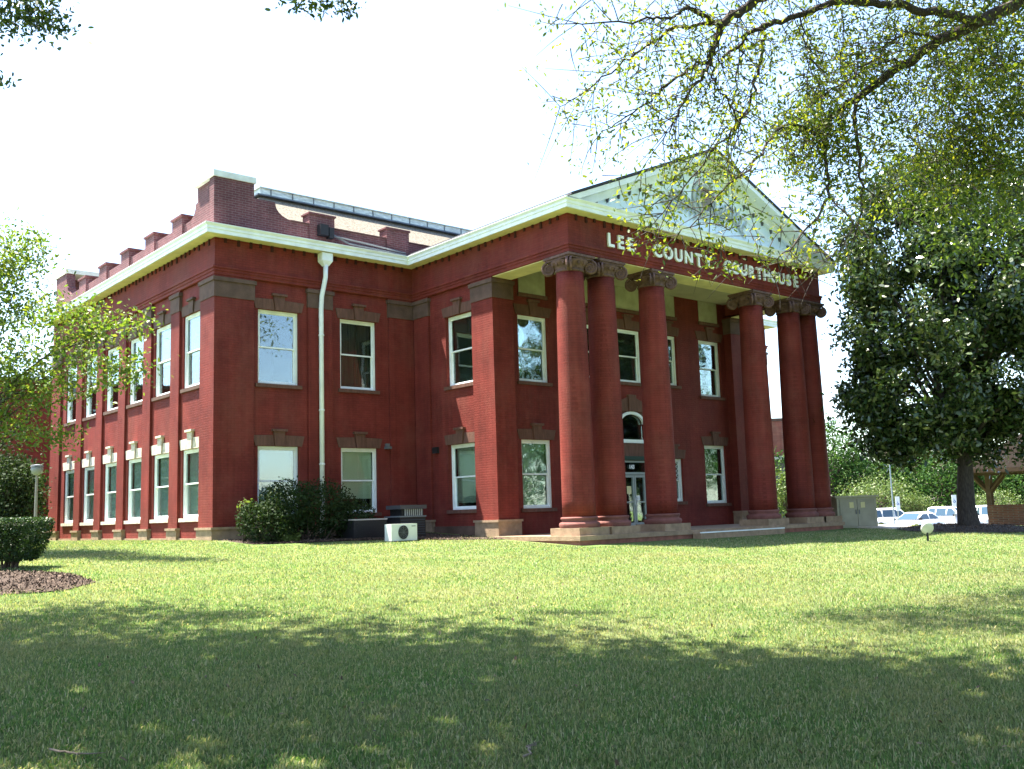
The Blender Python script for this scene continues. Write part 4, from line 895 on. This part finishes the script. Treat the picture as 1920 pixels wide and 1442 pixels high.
link('mulch', arr_mesh('mulch', leaves(np.concatenate([C1, C2, C3]), .07, .4, False, 1.2), 4), leafmat('mulch_chip', [(.03, .019, .013), (.07, .046, .033), (.14, .10, .075)], 0, .9), None)
tag(bpy.data.objects['mulch'], 'loose bark chips on the mulch beds', kind='stuff')
# mown grass blades
def grass(n, d0, d1, hgt, wid, pw):
    u = rng.uniform(0, 1, n); e = 2-pw
    s = (d0**e+(d1**e-d0**e)*u)**(1/e); lat = rng.uniform(-.78, .78, n)*(s+1.0)*1.0
    X = CAM[0]+DV[0]*s+LV[0]*lat; Y = CAM[1]+DV[1]*s+LV[1]*lat
    k = (Y < -8.9) | (X < W1-.6)
    k &= ~((X > -.1) & (Y > -3.2))
    X, Y = X[k], Y[k]; n = len(X)
    B = np.stack([X, Y, gzu(X, Y)-.004], 1)
    d = unit(rng.normal(size=(n, 3))*np.array([1, 1, 0]))+0; s_ = np.cross(d, np.array([0, 0, 1.])); ln = hgt*rng.uniform(.5, 1.3, n)[:, None]; wv = (wid*np.maximum(1, s[k]/10)*rng.uniform(.7, 1.3, n))[:, None]
    lean = rng.uniform(.1, .9, n)[:, None]
    up = np.array([0, 0, 1.])
    mid = B+up*ln*.6+d*ln*.25*lean; tip = B+up*ln*(1-.35*lean)+d*ln*.7*lean
    return np.stack([B-s_*wv*.5, B+s_*wv*.5, mid+s_*wv*.4, tip, mid-s_*wv*.4], 1)
G = grass(560000, 3.6, 36, .045, .0065, 1.55)
tag(link('grass', arr_mesh('grass', G, 5), GRASS), 'short mown grass over the whole lawn', kind='stuff')
n_ = 260; s_ = rng.uniform(5.5, 20, n_); l_ = rng.uniform(-.6, .6, n_)*s_
XY = CAM[:2]+DV[:2]*s_[:, None]+LV[:2]*l_[:, None]; XY = XY[XY[:, 1] < -9.2]
FL = np.stack([XY[:, 0], XY[:, 1], gzu(XY[:, 0], XY[:, 1])+.03], 1)
tag(link('fallen_leaves', arr_mesh('fallen_leaves', leaves(FL, .05, .5, True, 3.0), 6), leafmat('dead_leaf', [(.05, .03, .018), (.12, .08, .045), (.22, .17, .10)], .1, .7)), 'few dry brown leaves lying in the grass', kind='stuff')
# fallen twigs on the lawn
def lawn_twig(pa, pb, label):
    a, b_ = gpt(*pa), gpt(*pb); a = a+np.array([0, 0, .035]); b_ = b_+np.array([0, 0, .035]); t = empty('fallen_twig', tuple(a), label, 'twig')
    m_ = MB(); S = [a*(1-q)+b_*q+np.array([rng.normal()*.02, rng.normal()*.02, 0]) for q in np.linspace(0, 1, 7)]; m_.tube(S, [.007, .007, .006, .006, .005, .004, .002], 6); m_.build('stem', TWIGM, t)
    for i in (2, 3, 4): MB().tube([S[i], S[i]+(b_-a)*.12+np.array([rng.normal()*.05, rng.normal()*.05, .01])], [.004, .002], 5).build('side_shoot', TWIGM, t)
TWIGM = pmat('grey_twig', (.15, .12, .09), .9, .2, 10)
lawn_twig((95, 1417), (190, 1424), 'longer pale fallen twig in the grass at the lower left')
lawn_twig((985, 1430), (1002, 1402), 'short pale fallen twig at the bottom middle of the lawn')

# ------------------------------------------------------------------ small things by the wall
def local_box(root, name, dims, mat, off=(0, 0, 0), rz=None, parent=None): pass
GY = -3.9
def acunit():
    x0, x1 = 3.55, 4.43; g = float(gz(4.0, GY))+.0
    t = empty('air_conditioner', (4.0, GY+.15, g), 'small white outdoor air conditioner with round black fan', 'air conditioner')
    bd = MB().box(x0, x1, GY, GY+.34, g+.03, g+.50).build('casing', ACW, t)
    f = MB(); cx, cz = x0+.40, g+.265
    f.prism([(cx+.17*math.cos(a), cz+.195*math.sin(a)) for a in np.linspace(0, 2*math.pi, 24, endpoint=False)], GY-.012, GY-.002, 'y'); f = f.build('fan_opening', BLACK, t)
    g_ = MB()
    for r in (.04, .08, .125, .165): g_.tube([(cx+r*math.cos(a), GY-.02, cz+r*1.17*math.sin(a)) for a in np.linspace(0, 2*math.pi, 25)], .005, 4)
    for k in range(4): a = k*math.pi/4; g_.tube([(cx-.165*math.cos(a), GY-.018, cz-.19*math.sin(a)), (cx+.165*math.cos(a), GY-.018, cz+.19*math.sin(a))], .005, 4)
    g_.build('fan_guard', GREYM, f)
    MB().box(x1-.19, x1-.06, GY-.006, GY-.001, g+.42, g+.44).build('maker_plate', GREYM, t)
    m_ = MB(); m_.box(x0+.1, x0+.18, GY, GY+.34, g-.05, g+.03); m_.box(x1-.18, x1-.1, GY, GY+.34, g-.05, g+.03); m_.build('foot', GREYM, t)
    MB().box(x1-.002, x1+.05, GY+.1, GY+.25, g+.1, g+.3).build('valve_cover', ACW, t)
acunit()
def acunit2():
    x0, x1 = 4.62, 5.55; y = -2.75; g = float(gz(5, y))
    t = empty('air_conditioner', (5.1, y+.3, g), 'tall dark grey air conditioner with a raised flat top behind the white one', 'air conditioner')
    MB().box(x0, x1, y, y+.8, g-.05, g+.62).build('casing', BLACK, t)
    m_ = MB()
    for i in range(7): m_.box(x0+.03, x1-.03, y-.015, y-.001, g+.1+i*.07, g+.13+i*.07)
    m_.build('louvre', pmat('blue_grey_metal', (.03, .04, .055), .5), t)['kind'] = 'stuff'
    MB().box(x0-.02, x1+.02, y-.02, y+.82, g+.621, g+.66).build('rim', pmat('light_grey_metal', (.14, .16, .18), .4), t)
    m_ = MB()
    for i in range(9):
        xx = x0+.2+i*.075; m_.box(xx, xx+.03, y+.02, y+.05, g+.662, g+.86)
    m_.build('grille', pmat('light_grille', (.35, .36, .36), .5), t)['kind'] = 'stuff'
    MB().box(x0+.12, x1-.02, y+.08, y+.7, g+.661, g+.86).build('fan_shroud', BLACK, t)
    MB().box(x0+.0, x1+.03, y-.03, y+.75, g+.862, g+.98).build('lid', pmat('dark_lid', (.06, .06, .07), .5), t)
acunit2()
def lowbox():
    x0, x1 = 3.15, 4.28; y = -2.55; g = float(gz(4, y))
    t = empty('air_conditioner', (3.7, y+.3, g), 'low dark box shaped air conditioner half hidden by the shrub', 'air conditioner')
    MB().box(x0, x1, y, y+.7, g-.05, g+.56).build('casing', BLACK, t)
    MB().box(x0-.02, x1+.02, y-.02, y+.72, g+.561, g+.60).build('lid', pmat('pale_lid', (.40, .36, .36), .5), t)
    m_ = MB()
    for i in range(6): m_.box(x0+.05, x1-.05, y-.012, y-.001, g+.08+i*.075, g+.11+i*.075)
    m_.build('louvre', BLACK, t)['kind'] = 'stuff'
lowbox()
# ground flood light
fp = gpt(1740, 1014)
def flood():
    t = empty('garden_floodlight', tuple(fp), 'round pale floodlight on a short black stake in the lawn', 'floodlight')
    c = fp+np.array([0, 0, .36]); ax = np.array([.55, .75, .38]); ax /= np.linalg.norm(ax)
    L_ = MB(); L_.tube([c-ax*.06, c-ax*.055, c+ax*.0, c+ax*.09, c+ax*.1], [.12, .172, .18, .10, .0], 20); L_.build('lamp_head', pmat('pale_lamp_shell', (.50, .52, .46), .5, .1, 6), t, smooth=True)
    MB().tube([fp-np.array([0, 0, .1]), fp+np.array([0, 0, .22])], [.03, .03], 8).build('stake', BLACK, t)
    MB().tube([fp+np.array([0, 0, .2]), c+ax*.04], .022, 6).build('bracket', BLACK, t)
flood()
# utility cabinet
cbp = at(1600, 993, 36); cbp[2] = gz(cbp[0], cbp[1])
def cabinet():
    d = pix(cbp)[2]; s = d/FPX; W = 76*s; Hh = 58*s
    t = empty('utility_cabinet', tuple(cbp), 'tan steel utility cabinet standing beside the last porch column', 'utility cabinet', rz=-.62)
    def lb_(name, *b6, mat=TAN, par=None):
        o = link(name, MB().box(*b6).mesh(name), mat, par or t); return o
    lb_('cabinet_body', -W*.5, W*.5, -.45, .75, -.15, Hh-.06)
    lb_('cabinet_roof', -W*.56, W*.56, -.52, .82, Hh-.058, Hh+.01)
    for k, (a, c) in enumerate(((-W*.44, -.01), (.01, W*.44))):
        dd = lb_('door', a, c, -.485, -.452, .04, Hh-.12, mat=TANS)
        lb_('warning_label', (a+c)/2-.08+(.12 if k == 0 else -.12), (a+c)/2+.08+(.12 if k == 0 else -.12), -.494, -.487, Hh*.62, Hh*.8, mat=PAPERY, par=dd)
        hx = c-.05 if k == 0 else a+.05; lb_('handle', hx-.015, hx+.015, -.51, -.487, Hh*.42, Hh*.56, mat=GREYM, par=dd)
    lb_('plinth', -W*.56, W*.56, -.55, .8, -.6, -.02, mat=CONC)
cabinet()
cw = [np.array([q[0], q[1], gz(*q)]) for q in [(20.6, -9.6), (25.4, -11.5), (26.6, -8.6), (21.4, -6.6)]]
tag(MB().add([tuple(p+np.array([0, 0, .05])) for p in cw]+[tuple(p-np.array([0, 0, .2])) for p in cw], [(0, 1, 2, 3), (4, 5, 1, 0), (5, 6, 2, 1), (6, 7, 3, 2), (7, 4, 0, 3)]).build('pavement', CONC), 'pale concrete path beside the lawn edge', kind='structure')

# ------------------------------------------------------------------ cars
def car(px, pytop, dep, heading, label, suv=False):
    t0 = at(px, pytop, dep); H = 1.72 if suv else 1.42; L = 4.6; Wd = .9
    root = empty('parked_car', (t0[0], t0[1], -1.742), label, 'car', 'white cars parked beyond the lawn', rz=heading)
    sh = .98 if suv else .86
    lower = [(-L/2, .35), (-L/2+.05, .62), (-L/2+.1, sh-.06), (-1.4, sh), (.75, sh), (1.2, sh-.02), (L/2-.25, sh-.18), (L/2-.03, .6), (L/2, .4), (L/2-.1, .24), (-L/2+.1, .24)]
    def loft(prof, w0, w1, zmin, zmax):
        m_ = MB(); V = []; n = len(prof)
        for k in (-1, -.86, .86, 1):
            for x, z in prof:
                q = (z-zmin)/(zmax-zmin); wd = w0+(w1-w0)*q
                if abs(k) == 1: V.append((x*.985, k*wd, z-.01*(q-.5)))
                else: V.append((x, k*wd, z))
        F = [tuple(range(n)), tuple(range(4*n-1, 3*n-1, -1))]
        for j in range(3):
            for i in range(n): F.append((j*n+i, j*n+(i+1) % n, (j+1)*n+(i+1) % n, (j+1)*n+i))
        return m_.add(V, F)
    link('body', loft(lower, Wd, Wd*.97, .24, sh).mesh('body', True), CARW, root)
    if suv: cab = [(-L/2+.12, sh), (-L/2+.28, H-.08), (-L/2+.6, H), (.2, H), (.55, H-.08), (1.3, sh)]
    else: cab = [(-1.9, sh), (-1.1, H-.07), (-.7, H), (.0, H), (.3, H-.06), (1.25, sh)]
    link('roof', loft(cab, Wd*.96, Wd*.74, sh, H).mesh('roof', True), CARW, root)
    def side(x0, x1, x2, x3):
        za, zb = sh+.05, H-.13
        for sg in (-1, 1):
            def yy(z): return sg*((Wd*.96+(Wd*.74-Wd*.96)*(z-sh)/(H-sh))+.006)
            V = [(x0, yy(za), za), (x1, yy(za), za), (x2, yy(zb), zb), (x3, yy(zb), zb)]
            link('side_window', MB().add(V+[(v[0], v[1]-sg*.02, v[2]) for v in V], [(0, 1, 2, 3), (7, 6, 5, 4), (0, 4, 5, 1), (1, 5, 6, 2), (2, 6, 7, 3), (3, 7, 4, 0)]).mesh('side_window'), CARG, root)
    if suv: side(-2.05, -1.2, -1.2, -1.85); side(-1.1, -.1, -.1, -1.1); side(0, 1.0, .5, 0)
    else: side(-1.55, -.45, -.45, -1.0); side(-.35, 1.0, .25, -.35)
    for (xa, za), (xb, zb) in ((cab[-1], cab[-2]), (cab[0], cab[1])):
        k = .02 if xa > 0 else -.02; V = []
        for q, f in ((.12, .92), (.95, .86)):
            x = xa+(xb-xa)*q+k; z = za+(zb-za)*q+.01; hw = (Wd*.96+(Wd*.74-Wd*.96)*(z-sh)/(H-sh))*f
            V += [(x, -hw, z), (x, hw, z)]
        link('windscreen', MB().add(V+[(v[0]-k*.9, v[1], v[2]-.015) for v in V], [(0, 1, 3, 2), (4, 6, 7, 5), (0, 4, 5, 1), (2, 3, 7, 6), (0, 2, 6, 4), (1, 5, 7, 3)]).mesh('windscreen'), CARG, root)
    for x in (-1.4, 1.38):
        for sg in (-1, 1):
            wh = link('wheel', MB().tube([(x, sg*.70, .32), (x, sg*.915, .32)], .32, 18).mesh('wheel'), TYRE, root)
            link('rim', MB().tube([(x, sg*.905, .32), (x, sg*.925, .32)], .19, 12).mesh('rim'), ALU, wh)
    for sg in (-1, 1):
        link('headlight', MB().box(L/2-.16, L/2-.02, sg*.68-.14, sg*.68+.14, .58, .70).mesh('headlight'), LIT_LETTER, root)
        link('tail_light', MB().box(-L/2+.0, -L/2+.1, sg*.72-.1, sg*.72+.1, .62, .82).mesh('tail_light'), TAILM, root)
        link('mirror', MB().box(.85, 1.02, sg*.98-.07, sg*.98+.07, sh+.02, sh+.16).mesh('mirror'), BLACK, root)
    link('bumper', MB().box(L/2-.1, L/2+.03, -.78, .78, .3, .42).mesh('bumper'), GREYM, root)
TAILM = pmat('tail_light_red', (.35, .02, .02), .3)
vd = math.pi/2-YAW       # world heading of the view direction
car(1666, 957, 78, vd-math.pi/2+.25, 'white estate car with dark side windows, nearest the utility cabinet', True)
car(1716, 962, 70, vd+math.pi/2+.62, 'white sedan facing left, between two other white cars')
car(1790, 954, 74, vd+math.pi+.35, 'white car behind the parking sign, left of the magnolia trunk', True)
car(1852, 952, 74, vd+math.pi-.2, 'white car just right of the magnolia trunk by the brick pavilion wall', True)
# parking signs and slim light pole
def sign(px, ptop, pbot, dep, wpx, label):
    a = at(px, ptop, dep); c = at(px, pbot, dep); s = dep/FPX; hw = wpx*s/2; base = np.array([a[0], a[1], gz(a[0], a[1])])
    t = empty('parking_sign', tuple(base), label, 'road sign', 'accessible parking signs', rz=-YAW+.25)
    zt, zb = a[2]-base[2], c[2]-base[2]
    link('post', MB().tube([(0, .03, -.2), (0, .03, zt)], .03, 6).mesh('post'), ALU, t)
    link('sign_plate', MB().box(-hw, hw, -.015, .0, zb, zt).mesh('sign_plate'), LIT_LETTER, t)
    q = MB(); m = (zt+zb)/2+.05*(zt-zb)
    q.tube([(hw*.42*math.cos(x)-hw*.05, -.022, m-hw*.35+hw*.42*math.sin(x)) for x in np.linspace(.9*math.pi, 2.15*math.pi, 10)], hw*.10, 5)
    q.tube([(-hw*.1, -.022, m+hw*.45), (-hw*.1, -.022, m-.1*hw), (hw*.35, -.022, m-.1*hw), (hw*.55, -.022, m-.7*hw)], hw*.11, 5)
    q.lathe(-hw*.1, -.02, [(.0, m+hw*.6), (hw*.15, m+hw*.72), (.0, m+hw*.86)], 8, False)
    link('wheelchair_symbol', q.mesh('wheelchair_symbol'), BLUE, t)
sign(1788, 928, 951, 57, 10, 'white accessible parking sign beside the magnolia trunk')
sign(1682, 931, 958, 60, 9, 'white accessible parking sign behind the white sedan roof')
lp = at(1667, 858, 64); lpb = np.array([lp[0], lp[1], -1.75])
t = empty('light_pole', tuple(lpb), 'slim pale blue light pole in front of the distant trees', 'light pole')
MB().tube([lpb, lp], [.05, .04], 8).build('pole', pmat('pale_blue_steel', (.22, .28, .32), .6), t)
MB().tube([lp-np.array([0, 0, .05]), lp+LV*.4+np.array([0, 0, .04])], [.05, .06], 6).build('lamp_arm', ALU, t)
# lamp post at left
lpb = at(66, 990, 31); lpb[2] = gz(lpb[0], lpb[1]); top = at(66, 880, 31)
t = empty('lamp_post', tuple(lpb), 'lamp post with a squat pale globe before the shaded shrubs', 'lamp post')
MB().tube([lpb-np.array([0, 0, .1]), np.array([lpb[0], lpb[1], top[2]-.12])], [.055, .04], 10).build('pole', pmat('lamp_pole', (.22, .2, .18), .6), t)
MB().lathe(lpb[0], lpb[1], [(.06, top[2]-.17), (.15, top[2]-.12), (.19, top[2]), (.17, top[2]+.1), (.0, top[2]+.12)], 14).build('globe', pmat('lamp_globe', (.22, .23, .23), .4), t, smooth=True)
MB().lathe(lpb[0], lpb[1], [(.20, top[2]+.09), (.19, top[2]+.14), (.05, top[2]+.17)], 14).build('lamp_cap', GREYM, t)

# ------------------------------------------------------------------ other buildings
t = empty('brick_building', (-6, 24, 0), 'plain red brick building behind the trees left of the courthouse', 'building')
MB().box(-26, 7, 24, 34, -.2, 7.6).build('wall', RED, t); MB().box(-26.1, 7.1, 23.9, 34.1, 7.6, 7.8).build('coping', STONE, t)
for i in range(5):
    wq = MB().box(-22+i*4.4, -20.7+i*4.4, 23.93, 24.05, 4.2, 6.4).build('window', WHITE, t); MB().box(-21.92+i*4.4, -20.78+i*4.4, 23.9, 23.928, 4.28, 6.32).build('pane', CARG, wq)
a, c = gpt(-140, 986), gpt(62, 985); a = at(-140, 966, 34); c = at(62, 966, 34)
t = empty('garden_wall', tuple((a+c)/2*np.array([1, 1, 0])), 'low reddish brick wall behind the clipped hedge', 'wall')
dv = unit((c-a)*np.array([1, 1, 0])); nv = np.array([-dv[1], dv[0], 0])
V = [(*(p+nv*k)[:2], z) for z in (-.3, .78) for p, k in ((a, 0), (c, 0), (c, .25), (a, .25))]
MB().add(V, [(0, 1, 2, 3), (4, 5, 6, 7), (0, 1, 5, 4), (1, 2, 6, 5), (2, 3, 7, 6), (3, 0, 4, 7)]).build('wall_face', GBRICK, t)
# distant annex seen between the columns
p = at(1458, 824, 68); base = np.array([p[0], p[1], -1.0]); zt = at(1458, 784, 68)[2]; zm = at(1458, 862, 68)[2]
t = empty('brick_annex', tuple(base), 'brown brick annex with overhanging upper floor, seen between porch columns', 'building')
e0, e1 = at(1380, 800, 68), at(1530, 800, 68); dv = unit((e1-e0)*np.array([1, 1, 0])); nv = np.array([-dv[1], dv[0], 0])
def slab(name, z0, z1, ins, mat):
    V = [(*(q+nv*k+dv*kk)[:2], z) for z in (z0, z1) for q, k, kk in ((e0, ins, ins), (e1, ins, -ins), (e1, 9, -ins), (e0, 9, ins))]
    MB().add(V, [(0, 1, 2, 3), (4, 5, 6, 7), (0, 1, 5, 4), (1, 2, 6, 5), (2, 3, 7, 6), (3, 0, 4, 7)]).build(name, mat, t)
slab('upper_wall', zm+.25, zt-.2, 0, brickmat('annex_brick', (.27, .09, .06), (.22, .07, .05), (.2, .1, .08)))
slab('coping', zt-.19, zt, -.05, STONE); slab('soffit', zm, zm+.24, 0, CONC); slab('lower_wall', -1.2, zm-.01, 1.2, GREYM)
# brick pavilion (gazebo) at the right
gd = 43.0
gc = at(1935, 960, gd); gb = float(gz(gc[0], gc[1])); ze = at(1870, 882, gd)[2]; zw = at(1880, 946, gd)[2]
t = empty('pavilion', (gc[0], gc[1], gb), 'open timber pavilion with braced posts on a low brick wall at the right edge', 'pavilion', rz=-YAW-.48)
s = gd/FPX; hx = 68*s; hy = 2.0; Ze = ze-gb; Zw = zw-gb
def lb2(name, mb_, mat, par=None): return link(name, mb_.mesh(name), mat, par or t)
lb2('brick_wall', MB().box(-hx-.1, hx+.3, -hy-.15, -hy+.2, -.3, Zw), GBRICK); lb2('brick_wall', MB().box(hx-.0, hx+.3, -hy+.21, hy, -.3, Zw), GBRICK)
for sx in (-1, 1):
    for sy in (-1, 1):
        x = sx*hx; y = sy*hy; z0 = Zw if sy < 0 else -.2
        po = lb2('post', MB().box(x-.09, x+.09, y-.09, y+.09, z0+.002, Ze-.15), WOOD)
        bm_ = MB(); bm_.tube([(x, y, Ze-.95), (x-.62, y, Ze-.17)], .075, 4); bm_.tube([(x, y, Ze-.95), (x+.62, y, Ze-.17)], .075, 4); lb2('brace', bm_, WOOD, po)
lb2('beam', MB().box(-hx-.3, hx+.3, -hy-.1, -hy+.1, Ze-.15, Ze), WOOD); lb2('beam', MB().box(-hx-.3, hx+.3, hy-.1, hy+.1, Ze-.15, Ze), WOOD)
E_ = 1.0
lb2('roof', MB().add([(-hx-E_, -hy-E_, Ze+.02), (hx+E_, -hy-E_, Ze+.02), (hx+E_, hy+E_, Ze+.02), (-hx-E_, hy+E_, Ze+.02), (0, 0, Ze+1.7)], [(0, 1, 4), (1, 2, 4), (2, 3, 4), (3, 0, 4), (3, 2, 1, 0)]), pmat('brown_shingle', (.014, .011, .009), .95, .3, 12, spec=.05))
lb2('fascia', MB().sweep([(-hx-E_, -hy-E_), (hx+E_, -hy-E_), (hx+E_, hy+E_), (-hx-E_, hy+E_)], [(0, Ze-.12), (.03, Ze-.12), (.03, Ze+.05), (0, Ze+.05)]), WOOD)
